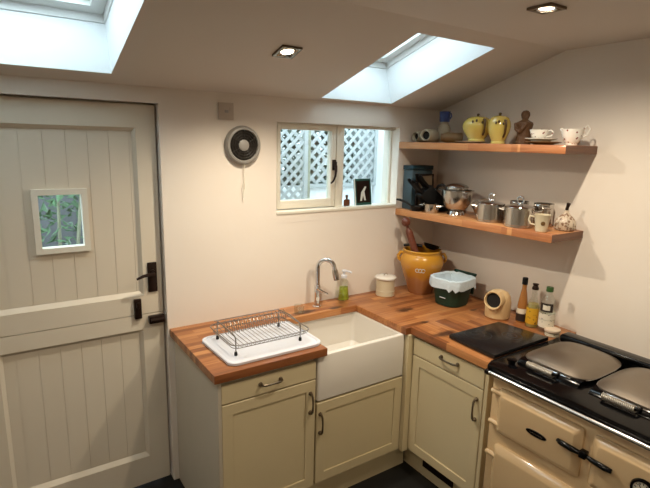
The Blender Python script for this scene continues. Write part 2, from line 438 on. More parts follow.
# ------------------------------------------------------------------ stable door
root = struct(empty('door_1', (-2.34, .06, 0)))
LX0, LX1 = -2.780, -1.912
def leaf(name, z0, z1, px0, px1, pz0, pz1, hole=None):
    m = MB()
    xs = [LX0, px0, px1, LX1]; zs = [z0, pz0, pz1, z1]
    m.grid(xs, zs, lambda i, j: not (i == 1 and j == 1), .04, .085, lambda x, z, y: (x, y, z))
    # bevelled moulding round the recessed boards
    def P(x, z, y): return m.bm.verts.new((x, y, z))
    b = .017
    o = [P(px0, pz0, .0405), P(px1, pz0, .0405), P(px1, pz1, .0405), P(px0, pz1, .0405)]
    i_ = [P(px0+b, pz0+b*1.3, .058), P(px1-b, pz0+b*1.3, .058), P(px1-b, pz1-b, .058), P(px0+b, pz1-b, .058)]
    for k in range(4): m.bm.faces.new((o[k], o[(k+1) % 4], i_[(k+1) % 4], i_[k]))
    # tongue and groove boards
    lf = m.build(name, M['door'], root, ang=20)
    gr = [-2.0368-.0925*k for k in range(9)]
    cuts = [px0] + sorted(g for g in gr if px0+.02 < g < px1-.02) + [px1]
    bd = MB(); hx0, hx1, hz0, hz1 = hole if hole else (0, 0, 0, 0)
    mp = lambda x, z, y: (x, y, z)
    def piece(c0, c1, y0, y1):
        if hole and c1 > hx0 and c0 < hx1:
            xs_ = [c0] + [h for h in (hx0, hx1) if c0+1e-4 < h < c1-1e-4] + [c1]
            bd.grid(xs_, [pz0, hz0, hz1, pz1], lambda i, j: not (j == 1 and hx0 < (xs_[i]+xs_[i+1])/2 < hx1), y0, y1, mp)
        else: bd.grid([c0, c1], [pz0, pz1], lambda i, j: True, y0, y1, mp)
    piece(px0, px1, .0642, .082)
    for c0, c1 in zip(cuts, cuts[1:]): piece(c0+.0009, c1-.0009, .060, .0640)
    bd.build('boards', M['door'], lf)
    return lf
HO = (-2.448, -2.262, 1.388, 1.642)
up = leaf('upper_leaf', 1.003, 2.061, -2.66, -2.006, 1.102, 1.952, HO)
lo = leaf('lower_leaf', .012, .999, -2.66, -2.018, .175, .918)
wf = MB().grid([-2.470, HO[0]+.004, HO[1]-.004, -2.240], [1.366, HO[2]+.004, HO[3]-.004, 1.664], lambda i, j: not (i == 1 and j == 1), .040, .088,
               lambda x, z, y: (x, y, z))
wfo = wf.build('window_frame', M['joinery'], up)
MB().box(HO[0], HO[1], .066, .070, HO[2], HO[3]).build('pane', M['pane'], up)
h = MB().box(-1.984, -1.937, .030, .041, 1.118, 1.276, .004)
h.lathe([(0, 0), (.016, 0), (.016, .012), (0, .012)], (-1.962, .03, 1.222), mtx=rot('X', 90), seg=16)
h.tube([(-1.962, .02, 1.222), (-1.962, -.012, 1.222), (-1.985, -.018, 1.225), (-2.02, -.018, 1.220), (-2.05, -.014, 1.207)], .008, 10, taper=[1, 1, 1.1, 1, .7])
h.build('door_handle', M['iron'], up)
MB().box(-2.060, -2.024, .022, .041, .984, 1.090, .004).box(-2.050, -2.034, .012, .022, 1.045, 1.075, .003).build('door_bolt', M['iron'], up)
MB().box(-1.992, -1.912, .008, .041, .950, .990, .004).tube([(-1.985, .004, .972), (-1.918, .004, .972)], .009, 8).build('rim_lock', M['iron'], lo)
MB().box(DX1-.035, DX1, .088, .15, 0, DZ).box(DX0, DX0+.035, .088, .15, 0, DZ).box(DX0, DX1, .088, .15, DZ-.035, DZ).build('door_frame', M['door'], root)

# ------------------------------------------------------------------ worktop
wk = MB()
XS = [-1.893, -1.307, -.783, -.747, -.30, 0]; YS = [-1.163, YFR, -.185, 0]
def f(i, j):
    if j == 0: return i >= 3
    if j == 1: return i != 1
    return True
wk.grid(XS, YS, f, WB, WT, lambda x, y, z: ((wx(y) if x == 0 else x), y, z))
wk.bm.verts.ensure_lookup_table()
bev = [e for e in wk.bm.edges if len(e.link_faces) == 2 and e.calc_face_angle(0) > 1 and all(v.co.z > WT-.001 for v in e.verts) and not all(v.co.y > -.001 for v in e.verts)]
bmesh.ops.bevel(wk.bm, geom=bev, offset=.003, segments=2, profile=.5, affect='EDGES')
tag(wk.build('worktop', M['oak']), 'oiled oak worktop running round the corner over the cream cabinets and sink', 'worktop')

# ------------------------------------------------------------------ cabinets
def handle(mb, a, b, out, r=.0055):
    a, b, out = Vector(a), Vector(b), Vector(out)
    d = b-a; pts = [a, a+out*.7, a+d*.12+out, a+d*.3+out*1.12, a+d*.5+out*1.16, a+d*.7+out*1.12, b-d*.12+out, b+out*.7, b]
    mb.tube(pts, r, 8, taper=[1.9, 1.0, 1.1, .9, .8, .9, 1.1, 1.0, 1.9])
    for p in (a, b): mb.sphere(p+out*.08, r*2.0, (1, 1, 1), 10)
    return mb
def shaker(name, parent, along, a0, a1, z0, z1, face, panel=True, bw=.055):
    """door/drawer front; along 'x': faces -y at y=face ; along 'y': faces -x at x=face"""
    m = MB(); t = .02
    fn = (lambda a, z, d: (a, face+d, z)) if along == 'x' else (lambda a, z, d: (face+d, a, z))
    lo_, hi_ = min(a0, a1), max(a0, a1)
    if panel:
        m.grid([lo_, lo_+bw, hi_-bw, hi_], [z0, z0+bw, z1-bw, z1], lambda i, j: not (i == 1 and j == 1), 0, t, fn)
        m.grid([lo_+bw, hi_-bw], [z0+bw, z1-bw], lambda i, j: True, .006, t-.001, fn)
    else:
        m.grid([lo_, hi_], [z0, z1], lambda i, j: True, 0, t, fn)
    es = [e for e in m.bm.edges if len(e.link_faces) == 2 and e.calc_face_angle(0) > 1]
    bmesh.ops.bevel(m.bm, geom=es, offset=.0022, segments=1, profile=.5, affect='EDGES')
    return m.build(name, M['cab'], parent)
FY = -.623; FX = -.732
cb = thing('base_cabinet', (-1.62, -.3, 0), 'cream drawer-and-door base cabinet left of the sink, nearest the stable door', 'cabinet')
c = MB().box(-1.872, -1.856, FY+.003, -.002, 0, WB-.001).box(-1.856, -1.362, FY+.022, -.002, .15, WB-.002).box(-1.856, -1.362, -.575, -.56, 0, .15)
c.build('body', M['cabside'], cb)
dr = shaker('drawer', cb, 'x', -1.856, -1.362, .755, .845, FY, False)
handle(MB(), (-1.667, FY, .806), (-1.562, FY, .806), (0, -.024, 0)).build('drawer_handle', M['pewter'], dr)
dd = shaker('door', cb, 'x', -1.856, -1.362, .152, .748, FY)
handle(MB(), (-1.393, FY, .683), (-1.393, FY, .580), (0, -.024, 0)).build('door_handle', M['pewter'], dd)

cb = thing('sink_cabinet', (-1.06, -.3, 0), 'cream cabinet with one wide door under the white sink', 'cabinet')
MB().box(-1.350, -.79, -.60, -.002, .15, .60).box(-1.36, -.68, -.575, -.56, 0, .15).build('body', M['cab'], cb)
dd = shaker('door', cb, 'x', -1.352, -.772, .155, .612, FY)
handle(MB(), (-1.332, FY, .552), (-1.332, FY, .448), (0, -.024, 0)).build('door_handle', M['pewter'], dd)

cb = thing('base_cabinet', (-.4, -.9, 0), 'cream drawer-and-door base cabinet between the sink and the range cooker', 'cabinet')
c = MB().box(FX+.022, -.06, -1.150, YFR, .15, WB-.002).box(-.66, -.64, -1.15, -.56, 0, .15)
c.box(-.768, FX+.004, -.650, -.615, .15, WB-.002).box(FX+.003, FX+.04, -1.160, -1.140, .0, WB-.002)
c.build('body', M['cab'], cb)
dr = shaker('drawer', cb, 'y', -.652, -1.136, .755, .852, FX, False)
handle(MB(), (FX, -.862, .818), (FX, -.972, .818), (-.024, 0, 0)).build('drawer_handle', M['pewter'], dr)
dd = shaker('door', cb, 'y', -.652, -1.136, .162, .748, FX)
handle(MB(), (FX, -1.105, .690), (FX, -1.105, .582), (-.024, 0, 0)).build('door_handle', M['pewter'], dd)
g = MB().box(-.664, -.660, -.95, -.72, .06, .12)
for k in range(9): g.box(-.668, -.664, -.94+k*.024, -.93+k*.024, .065, .115)
g.build('plinth_vent', M['iron'], cb)

# ------------------------------------------------------------------ belfast sink
X0, X1, Y0, Y1, Z0, Z1, T = -1.348, -.768, -.622, -.150, .618, .868, .017
s = MB()
def rr(x0, x1, y0, y1, z, r, n=5):
    pts = []
    for cx, cy, a in ((x1-r, y0+r, -90), (x1-r, y1-r, 0), (x0+r, y1-r, 90), (x0+r, y0+r, 180)):
        for k in range(n+1):
            t = math.radians(a+90*k/n); pts.append((cx+r*math.cos(t), cy+r*math.sin(t), z))
    return pts
def loft(mb, loops, cap0=True, cap1=True):
    R = [[mb.bm.verts.new(p) for p in l] for l in loops]; n = len(R[0]); fs = []
    for a, b in zip(R, R[1:]):
        for k in range(n): fs.append(mb.bm.faces.new((a[k], a[(k+1) % n], b[(k+1) % n], b[k])))
    if cap0: fs.append(mb.bm.faces.new(R[0][::-1]))
    if cap1: fs.append(mb.bm.faces.new(R[-1]))
    bmesh.ops.recalc_face_normals(mb.bm, faces=fs); return mb
B = .008
loft(s, [rr(X0+B, X1-B, Y0+B, Y1-B, Z0, .01), rr(X0, X1, Y0, Y1, Z0+B, .014), rr(X0, X1, Y0, Y1, Z1-B, .014),
         rr(X0+.003, X1-.003, Y0+.003, Y1-.003, Z1-.002, .014), rr(X0+B, X1-B, Y0+B, Y1-B, Z1, .014),
         rr(X0+T-.006, X1-T+.006, Y0+T+.006, Y1-T+.006, Z1, .02), rr(X0+T, X1-T, Y0+T+.012, Y1-T, Z1-.006, .02),
         rr(X0+T+.006, X1-T-.006, Y0+T+.018, Y1-T-.006, Z0+.06, .03), rr(X0+T+.03, X1-T-.03, Y0+T+.03, Y1-T-.03, Z0+.035, .03)])
sk = thing('sink', (-1.06, -.39, Z0), 'white rectangular ceramic butler sink set under the oak worktop', 'sink')
s.build('basin', M['ceramic'], sk)
MB().lathe([(0, 0), (.044, 0), (.044, .004), (.03, .006), (.026, .002), (0, .002)], (-1.06, -.39, Z0+.0355), 24).build('waste', M['chrome'], sk)

# ------------------------------------------------------------------ tap
tx, ty = -1.012, -.085
tp = thing('tap', (tx, ty, WT), 'chrome swan-neck mixer tap behind the sink', 'tap')
b = MB().lathe([(0, 0), (.027, 0), (.027, .006), (.021, .012), (.020, .09), (.021, .10), (.019, .106), (.019, .135), (.014, .142), (0, .142)], (tx, ty, WT), 28)
b.build('body', M['chrome'], tp)
n = Vector((.75, -.66, 0)).normalized()
pts = [Vector((tx, ty, WT+.13))+Vector((0, 0, 1))*t for t in (0, .06, .118)]
c0 = Vector((tx, ty, WT+.250)); r = .050
for k in range(0, 15):
    a = math.radians(180-12.4*k); pts.append(c0 + n*(r+r*math.cos(a)) + Vector((0, 0, 1))*r*math.sin(a))
d = (pts[-1]-pts[-2]).normalized(); pts.append(pts[-1]+d*.02)
MB().tube(pts, .0145, 16).build('spout', M['chrome'], tp)
MB().tube([pts[-1]-d*.006, pts[-1]+d*.004, pts[-1]+d*.03, pts[-1]+d*.06], .0175, 16, taper=[.9, 1.05, 1.1, .95]).build('spray_head', M['steel'], tp)
l = MB().tube([(tx-.012, ty-.018, WT+.125), (tx+.014, ty-.034, WT+.104), (tx+.044, ty-.050, WT+.088)], .0075, 10, taper=[1.6, 1, .8])
l.build('lever', M['chrome'], tp)
MB().lathe([(0, 0), (.012, 0), (.012, .004), (0, .004)], (tx-.008, ty-.018, WT+.055), 16, mtx=rot('X', 90)).build('badge', M['ceramic'], tp)

# glass tumbler beside the tap
g = MB().lathe([(0, .003), (.026, .003), (.031, .05), (.0325, .05), (.0275, 0), (0, 0)], (-1.17, -.135, WT), 24)
tag(g.build('glass_tumbler', M['clear']), 'small clear glass tumbler between the dish rack and the tap', 'glass')

# soap bottle
sx, sy = -.785, -.05
sb = thing('soap_dispenser', (sx, sy, WT), 'clear pump bottle of green washing-up liquid beside the tap', 'soap bottle')
MB().lathe([(0, 0), (.038, 0), (.040, .006), (.034, .06), (.030, .115), (.026, .13), (.018, .138), (.018, .148), (0, .148)], (sx, sy, WT), 28, squash=.75).build('bottle', M['clear'], sb)
MB().lathe([(0, .002), (.036, .003), (.038, .008), (.0325, .06), (.030, .085), (0, .085)], (sx, sy, WT), 28, squash=.74).build('soap', M['olive_glass'], sb)
p = MB().lathe([(0, .146), (.02, .146), (.02, .162), (.008, .165), (.008, .185), (.016, .187), (.016, .197), (0, .199)], (sx, sy, WT), 20)
p.tube([(sx, sy, WT+.192), (sx+.02, sy-.02, WT+.19), (sx+.036, sy-.03, WT+.182)], .006, 8)
p.build('pump', M['whiteplastic'], sb)

# enamel canister
cx_, cy_ = -.480, -.105
ca = thing('canister', (cx_, cy_, WT), 'cream enamel canister with a white lid, left of the yellow pot', 'canister')
MB().lathe([(0, 0), (.060, 0), (.063, .004), (.062, .03), (.064, .032), (.064, .036), (.062, .038), (.062, .112), (.065, .115), (.061, .116), (0, .116)], (cx_, cy_, WT), 40).build('body', M['enamel'], ca)
ld = MB().lathe([(0, .1165), (.070, .1165), (.072, .119), (.071, .127), (.062, .132), (.03, .135), (0, .1355)], (cx_, cy_, WT), 40).build('lid', M['ceramic'], ca)
MB().tube(arc((cx_, cy_, WT+.134), .015, 0, 180, 8, 'xz'), .0028, 8).build('knob', M['steel'], ld)

# ------------------------------------------------------------------ draining tray and dish rack
tr = MB()
def wave(p):
    x, y, z = p
    return (x + (.012*math.sin((y+.56)*14) if x < -1.7 else 0), y, z)
o = lambda m_, z, r_: [wave(p) for p in rr(-1.806+m_, -1.300-m_, -.600+m_, -.235-m_, z, r_, 6)]
loft(tr, [o(.004, WT+.0005, .05), o(0, WT+.003, .052), o(0, WT+.014, .052), o(.004, WT+.017, .05), o(.012, WT+.016, .045), o(.018, WT+.009, .04), o(.05, WT+.007, .03)])
tag(tr.build('draining_tray', M['whiteplastic']), 'white plastic draining tray under the wire dish rack', 'tray')
rk = thing('dish_rack', (-1.56, -.39, WT+.008), 'silver wire dish rack standing on the white draining tray', 'dish rack')
fx0, fx1, fy0, fy1 = -1.735, -1.385, -.505, -.278; zf = WT+.0085
for x, sgn in ((fx0, -1), (fx1, 1)):
    e = MB()
    z1 = WT+.102
    e.tube([(x, fy0, zf+.01), (x, fy0, z1-.015), (x, fy0+.006, z1-.004), (x, fy0+.02, z1), (x+sgn*.004, -.39, z1+.008), (x, fy1-.02, z1+.004), (x, fy1-.004, z1), (x, fy1, z1-.012), (x, fy1, zf+.01)], .0032, 8)
    e.build('end_frame', M['wire'], rk)
    for y in (fy0, fy1): MB().lathe([(0, 0), (.0075, 0), (.008, .008), (.006, .018), (0, .018)], (x, y, zf), 12).build('foot', M['rubber'], rk)
ring = rr(-1.765, -1.345, -.545, -.235, WT+.072, .035, 5)
MB().tube(ring, .0028, 8, closed=True).build('basket_rim', M['wire'], rk)
ring = rr(-1.755, -1.355, -.530, -.25, WT+.052, .03, 5)
MB().tube(ring, .0022, 8, closed=True).build('basket_base_rim', M['wire'], rk)
for k in range(18):
    x = -1.735+k*.0218
    w_ = MB()
    w_.tube([(x, -.544, WT+.072), (x, -.534, WT+.056), (x, -.524, WT+.052), (x, -.40, WT+.052), (x, -.26, WT+.052), (x, -.248, WT+.056), (x, -.236, WT+.072)], .0015, 6)
    w_.build('cross_wire', M['wire'], rk)
for k in range(15):
    x = -1.715+k*.0236
    w_ = MB(); w_.tube([(x, -.345, WT+.052), (x, -.322, WT+.105), (x+.006, -.316, WT+.116), (x+.012, -.322, WT+.105), (x+.012, -.345, WT+.052)], .0015, 6)
    w_.build('plate_divider', M['wire'], rk)
MB().tube([(-1.745, -.262, WT+.1), (-1.375, -.262, WT+.1)], .0026, 8).build('back_rail', M['wire'], rk)

# ------------------------------------------------------------------ shelves
def shelf(name, z1, yend, lab, t=.043):
    m = MB()
    e = yend
    pts = [(-.331, -.001), (-.29, e), (wx(e)-.001, e), (wx(-.001)-.001, -.001)]
    m.prism(pts, z1-t, z1, 'z', .003)
    o = m.build(name, [M['oakedge'], M['endgrain']])
    for f_ in o.data.polygons:
        if abs(f_.normal.y) > .9 and f_.center.y < -.5: f_.material_index = 1
    return tag(o, lab, 'shelf', 'oak wall shelves')
S1, S2 = 1.920, 1.475
shelf('shelf', S1, -1.145, 'upper oak wall shelf holding the yellow jugs and teacups')
shelf('shelf', S2, -1.128, 'lower oak wall shelf holding the knife block and saucepans')

# ------------------------------------------------------------------ confit pot with rolling pin and ladle
px_, py_ = -.215, -.165
pt = thing('confit_pot', (px_, py_, WT), 'big ochre glazed confit pot with bare clay foot in the worktop corner', 'pot')
prof = [(0, 0), (.098, 0), (.102, .01), (.112, .04), (.135, .09), (.160, .15), (.176, .195), (.180, .22), (.174, .247), (.160, .266), (.150, .274), (.150, .284), (.158, .290), (.160, .298), (.154, .302), (.142, .298), (.140, .28), (.150, .262), (.166, .22), (.12, .06), (0, .02)]
MB().lathe([(a_*.82, b_) for a_, b_ in prof], (px_, py_, WT), 56).build('body', M['ochre'], pt)
for a in (138, -42):
    ca_, sa = math.cos(math.radians(a)), math.sin(math.radians(a))
    pts = [(px_+ca_*r_, py_+sa*r_, WT+z_) for r_, z_ in ((.124, .272), (.146, .272), (.160, .25), (.158, .228), (.142, .212))]
    MB().tube(pts, .011, 10).build('handle', M['ochre'], pt)
# slip scribbles on the shoulder, facing the room
sc = MB()
def onpot(a, z, rad): a = math.radians(a); return (px_+math.cos(a)*rad, py_+math.sin(a)*rad, WT+z)
for a0 in (214, 222, 230):
    sc.tube([onpot(a0+5*math.cos(t*.7), .180+.013*math.sin(t*.7),   .1385+.26*.01*math.sin(t*.7)*1.6+.001) for t in range(9)], .0026, 6)
sc.build('slip_marks', M['card_pale'], pt)
rp = thing('rolling_pin', (-.26, -.15, WT+.16), 'dark wooden rolling pin with a ball end standing in the ochre pot', 'rolling pin')
a = Vector((-.225, -.20, WT+.11)); b_ = Vector((-.338, -.130, WT+.465)); dd = (b_-a).normalized()
MB().tube([a, a+dd*.01, a.lerp(b_, .5), b_-dd*.05, b_-dd*.035, b_-dd*.02], .0235, 18, taper=[.7, 1, 1, 1, .85, .5]).build('roller', M['wood_dark'], rp)
MB().tube([b_-dd*.025, b_], .009, 12).sphere(b_+dd*.026, .031).build('ball_end', M['wood_dark'], rp)
la = thing('ladle', (-.17, -.17, WT+.302), 'black ladle bowl lying across the mouth of the ochre pot', 'ladle')
R_ = Matrix.Rotation(math.radians(18), 4, 'Y')
MB().lathe([(0, 0), (.03, .002), (.048, .018), (.056, .034), (.059, .036), (.054, .032), (.045, .014), (0, .006)], (-.180, -.205, WT+.300), 30, mtx=R_).build('bowl', M['blackplastic'], la)
MB().tube([(-.225, -.17, WT+.322), (-.26, -.12, WT+.328), (-.30, -.07, WT+.318)], .010, 8).build('handle', M['blackplastic'], la)

# ------------------------------------------------------------------ food caddy
bx_, by_ = -.222, -.456
bn = thing('food_caddy', (bx_, by_, WT), 'dark green kitchen caddy with open lid and white liner, beside the ochre pot', 'bin')
RZ = Matrix.Translation((bx_, by_, WT)) @ Matrix.Rotation(math.radians(6), 4, 'Z')
def L(m_, z, r_, hx=.094, hy=.088): return [RZ @ Vector(p) for p in rr(-hx-m_, hx+m_, -hy-m_, hy+m_, z, r_+.03, 6)]
loft(MB_ := MB(), [L(-.008, .0, .03), L(0, .006, .035), L(.018, .150, .04), L(.026, .152, .045), L(.026, .166, .045), L(.020, .168, .04), L(.014, .150, .038), L(0, .02, .03)])
MB_.build('tub', M['green'], bn)
m = MB()
def LN(m_, z, r_, amp):
    ps = L(m_, z, r_); out = []
    for i, p in enumerate(ps):
        a = i*2.1; c = Vector((bx_, by_, 0)); d = (Vector(p)-c); d.z = 0; d.normalize()
        out.append(Vector(p)+d*amp*math.sin(a)*.6+Vector((0, 0, amp*math.cos(a*1.3))))
    return out
loft(m, [LN(.033, .118, .045, .010), LN(.034, .150, .045, .004), LN(.031, .176, .045, .003), LN(.020, .181, .04, .003), LN(.010, .172, .038, .003), LN(.004, .13, .03, .008), LN(-.004, .08, .03, .010), LN(-.02, .045, .02, .006)], cap0=False)
m.build('liner', M['liner'], bn)
m = MB(); 
mt = RZ @ Matrix.Translation((.126, -.0, .140)) @ Matrix.Rotation(math.radians(4), 4, 'Y')
m.box(-.002, .012, -.075, .080, -.085, .048, .006, 3, mt); m.box(-.004, .014, -.08, .085, .035, .052, .005, 2, mt)
m.build('lid', M['green'], bn)
m = MB().tube([RZ @ Vector(p) for p in ((-.1095, .012, .060), (-.1095, -.030, .060))], .0022, 8)
m.build('badge', M['whiteplastic'], bn)

# ------------------------------------------------------------------ salt pig
cx_, cy_ = -.172, -.770
cr = thing('salt_pig', (cx_, cy_, WT), 'beige stoneware salt pig with a round open mouth behind the black hob', 'salt pig')
MB().lathe([(0, 0), (.066, 0), (.071, .006), (.073, .05), (.072, .10), (.066, .132), (.052, .152), (.03, .163), (0, .166)], (cx_, cy_, WT), 40).build('body', M['stone'], cr)
dv = Vector((-.96, -.24, .12)).normalized()
mt = dv.to_track_quat('Z', 'Y').to_matrix()
c0 = Vector((cx_, cy_, WT+.108)) + dv*.022
MB().lathe([(.058, 0), (.056, .03), (.056, .058), (.052, .066), (.046, .064), (.043, .05), (.042, .028), (0, .026)], tuple(c0), 36, mtx=mt).build('mouth', M['stone'], cr)
MB().lathe([(0, .048), (.0425, .048), (.0425, .05), (0, .050)], tuple(c0), 30, mtx=mt).build('dark_inside', M['dark'], cr)

# ------------------------------------------------------------------ bottles
def flatring(mb, x, y, z0, z1, r, a0=0, a1=360): 
    n_ = 24; lo_ = []; hi_ = []
    for k in range(n_+1):
        a = math.radians(a0+(a1-a0)*k/n_)
        lo_.append(mb.bm.verts.new((x+r*math.cos(a), y+r*math.sin(a), z0))); hi_.append(mb.bm.verts.new((x+r*math.cos(a), y+r*math.sin(a), z1)))
    for k in range(n_): mb.bm.faces.new((lo_[k], lo_[k+1], hi_[k+1], hi_[k]))
    return mb
x, y = -.122, -.898
b = thing('bottle', (x, y, WT), 'tall slim bottle of amber vinegar with a black cap', 'bottle', 'bottles beside the hob')
MB().lathe([(0, 0), (.0285, 0), (.030, .005), (.030, .07), (.027, .11), (.018, .17), (.0125, .20), (.0125, .232), (0, .232)], (x, y, WT), 28).build('glass', M['amber'], b)
MB().lathe([(0, .226), (.0155, .226), (.0155, .262), (.014, .265), (0, .265)], (x, y, WT), 20).build('cap', M['blackplastic'], b)
flatring(MB(), x, y, WT+.055, WT+.085, .0306).build('label', M['label_white'], b)
flatring(MB(), x, y, WT+.010, WT+.054, .0308).build('lower_label', M['label_dark'], b)
x, y = -.138, -.976
b = thing('bottle', (x, y, WT), 'short clear oil bottle with a yellow label and stopper', 'bottle', 'bottles beside the hob')
MB().lathe([(0, 0), (.0335, 0), (.035, .006), (.035, .115), (.030, .14), (.016, .17), (.0145, .21), (.0145, .218), (0, .218)], (x, y, WT), 28).build('glass', M['clear'], b)
MB().lathe([(0, .003), (.032, .004), (.0335, .008), (.0335, .108), (.027, .138), (0, .14)], (x, y, WT), 28).build('oil', M['oil'], b)
flatring(MB(), x, y, WT+.022, WT+.115, .0356).build('label', M['label_yellow'], b)
MB().lathe([(0, .218), (.018, .218), (.018, .228), (.012, .24), (.017, .25), (0, .254)], (x, y, WT), 16).build('stopper', M['iron'], b)
x, y = -.135, -1.060
b = thing('bottle', (x, y, WT), 'clear cordial bottle with a green cap and pale printed labels', 'bottle', 'bottles beside the hob')
MB().lathe([(0, 0), (.039, 0), (.041, .006), (.041, .145), (.039, .165), (.028, .195), (.017, .212), (.015, .235), (0, .235)], (x, y, WT), 30).build('glass', M['clear'], b)
flatring(MB(), x, y, WT+.075, WT+.108, .0416).build('label', M['label_white'], b)
flatring(MB(), x, y, WT+.03, WT+.072, .0416).build('lower_label', M['label_white'], b)
q = flatring(MB(), x, y, WT+.12, WT+.168, .0412, 150, 250); flatring(q, x, y, WT+.13, WT+.158, .0416, 175, 228)
o = q.build('upper_label', [M['label_dark'], M['label_white']], b)
for i, f_ in enumerate(o.data.polygons): f_.material_index = 0 if i < 24 else 1
MB().lathe([(0, .228), (.0185, .228), (.0185, .250), (.017, .253), (0, .253)], (x, y, WT), 20).build('cap', M['green_cap'], b)
x, y = -.165, -1.119
b = thing('jar', (x, y, WT), 'squat glass jar with a pale flat lid next to the bottles', 'jar')
MB().lathe([(0, 0), (.038, 0), (.040, .004), (.040, .022), (.036, .026), (0, .026)], (x, y, WT), 28).build('glass', M['clear'], b)
MB().lathe([(0, .002), (.037, .003), (.037, .018), (0, .018)], (x, y, WT), 28).build('contents', M['label_white'], b)
MB().lathe([(0, .0262), (.041, .0262), (.042, .030), (.041, .038), (0, .039)], (x, y, WT), 28).build('lid', M['jarlid'], b)

# ------------------------------------------------------------------ black hob
hb = thing('portable_hob', (-.45, -.985, WT), 'flat square black glass hob plate lying on the oak worktop beside the range cooker', 'hob')
m = MB(); pts = [(-.690, -.865), (-.296, -.875), (-.262, -1.158), (-.703, -1.158)]
m.prism(pts, WT+.004, WT+.026, 'z', .004); m.build('slab', M['slate'], hb)
for (x, y) in ((-.66, -.89), (-.32, -.90), (-.32, -1.12), (-.67, -1.12)):
    MB().lathe([(0, 0), (.012, 0), (.012, .0038), (0, .0038)], (x, y, WT), 12).build('foot', M['rubber'], hb)
for (x, y, r_) in ((-.56, -.945, .068), (-.42, -1.05, .05)):
    MB().lathe([(r_-.0018, .0264), (r_, .0266), (r_+.0018, .0264)], (x, y, WT), 48).lathe([(r_*.5-.0018, .0264), (r_*.5, .0266), (r_*.5+.0018, .0264)], (x, y, WT), 48).build('ring_mark', M['slate_ring'], hb)

# ------------------------------------------------------------------ range cooker
rc = thing('range_cooker', (-.42, -1.75, 0), 'cream enamel range cooker with black top and domed steel lids', 'cooker')
YC0, YC1 = -1.200, -2.26
bd = MB().box(-.752, -.10, YC1, YC0, .06, .872, .006)
bd.build('body', M['cream'], rc)
MB().box(-.72, -.10, YC1+.02, YC0-.02, 0, .0595).build('base', M['black'], rc)
tpq = MB().prism([(-.785, YC1), (-.785, YC0+.015), (-.74, YC0+.033), (-.10, YC0+.033), (-.10, YC1)], .8725, .925, 'z', .010)
tpq.build('hob_top', M['black'], rc)
rail = MB().tube([(-.800, YC0-.006, .893), (-.800, YC1, .893)], .0095, 16); rail.build('towel_rail', M['steel'], rc)
MB().tube([(-.800, YC0+.008, .893), (-.800, YC0-.008, .893)], .013, 16).build('rail_end', M['black'], rc)
MB().tube([(-.808, YC0-.02, .893), (-.78, YC0-.02, .893)], .008, 10).build('rail_bracket', M['black'], rc)
b = MB().box(-.250, -.165, YC1, YC0-.005, .9252, .968, .016, 3); b.build('back_rail', M['black'], rc)
MB().box(-.262, -.240, YC1+.05, -1.36, .953, .975, .008, 3).build('hinge_bar', M['black'], rc)
def lid(y0, y1):
    x0, x1 = -.640, -.262; m = MB(); z0 = .948; hgt = .044
    cxx, cyy, hx, hy = (x0+x1)/2, (y0+y1)/2, (x1-x0)/2, abs(y1-y0)/2
    rings = []
    for i in range(13):
        t = 1-i/12
        ring = []
        for k in range(56):
            a = 2*PI*k/56; ca_, sa = math.cos(a), math.sin(a)
            e = 2/4.2
            u = math.copysign(abs(ca_)**e, ca_)*t; v = math.copysign(abs(sa)**e, sa)*t
            z = z0 + hgt*(1-t**2.6)*.9 + .010*(1-abs(v)**2)*t
            ring.append(m.bm.verts.new((cxx+u*hx, cyy+v*hy, z)))
        rings.append(ring)
    low = [m.bm.verts.new((v.co.x, v.co.y, z0-.004)) for v in rings[0]]
    allr = [low]+rings[:-1]; fs = []
    for a, b in zip(allr, allr[1:]):
        for k in range(56): fs.append(m.bm.faces.new((a[k], a[(k+1) % 56], b[(k+1) % 56], b[k])))
    top = m.bm.verts.new((cxx, cyy, z0+hgt*.9))
    for k in range(56): fs.append(m.bm.faces.new((allr[-1][k], allr[-1][(k+1) % 56], top)))
    for v in rings[-1]: m.bm.verts.remove(v)
    bmesh.ops.recalc_face_normals(m.bm, faces=fs)
    rim_pts = [tuple(v.co) for v in low]
    l = m.build('lid', M['lid'], rc, ang=50)
    MB().tube(rim_pts, .0034, 6, closed=True).build('lid_rim', M['chrome'], l)
    # black rim below and spring handle in front
    m = MB().prism([(x0-.022, .9252), (x0-.020, .930), (x0+.006, .9475), (x1-.004, .9475), (x1-.004, .9252)], min(y0, y1)+.014, max(y0, y1)-.014, 'y', .003)
    m.build('lid_skirt', M['black'], l)
    m = MB(); ym = (y0+y1)/2+.022; 
    pts = []
    for k in range(0, 18*10):
        a = 2*PI*k/10; pts.append((x0-.034+.0125*math.cos(a), ym+.062-k*.124/180, .946+.0125*math.sin(a)))
    m.tube(pts, .0029, 5); m.build('coil_handle', M['coil'], l)
    m = MB().tube([(x0+.004, ym+.070, .944), (x0-.026, ym+.068, .946), (x0-.034, ym+.062, .946), (x0-.034, ym-.062, .946), (x0-.026, ym-.068, .946), (x0+.004, ym-.070, .944)], .0055, 8)
    m.build('handle_rod', M['black'], l)
lid(-1.238, -1.556); lid(-1.572, -1.890)
MB().lathe([(0, 0), (.016, 0), (.016, .012), (.022, .014), (.022, .022), (0, .024)], (-.690, -1.245, .9252), 20).build('damper_knob', M['black'], rc)
FXC = -.752
def cdoor(name, y0, y1, z0, z1, t=.034):
    """raised enamel door with wide chamfers"""
    m = MB(); a, b = max(y0, y1), min(y0, y1)
    def lp(d, x, r_=.012): return [(x, yy, zz) for (yy, zz, _) in rr(b+d, a-d, z0+d, z1-d, 0, r_, 4)]
    loft(m, [lp(0, FXC, .014), lp(0, FXC-.012, .014), lp(.004, FXC-.018, .014), lp(.026, FXC-t, .012), lp(.03, FXC-t-.001, .01)])
    return m.build(name, M['cream'], rc, ang=25)
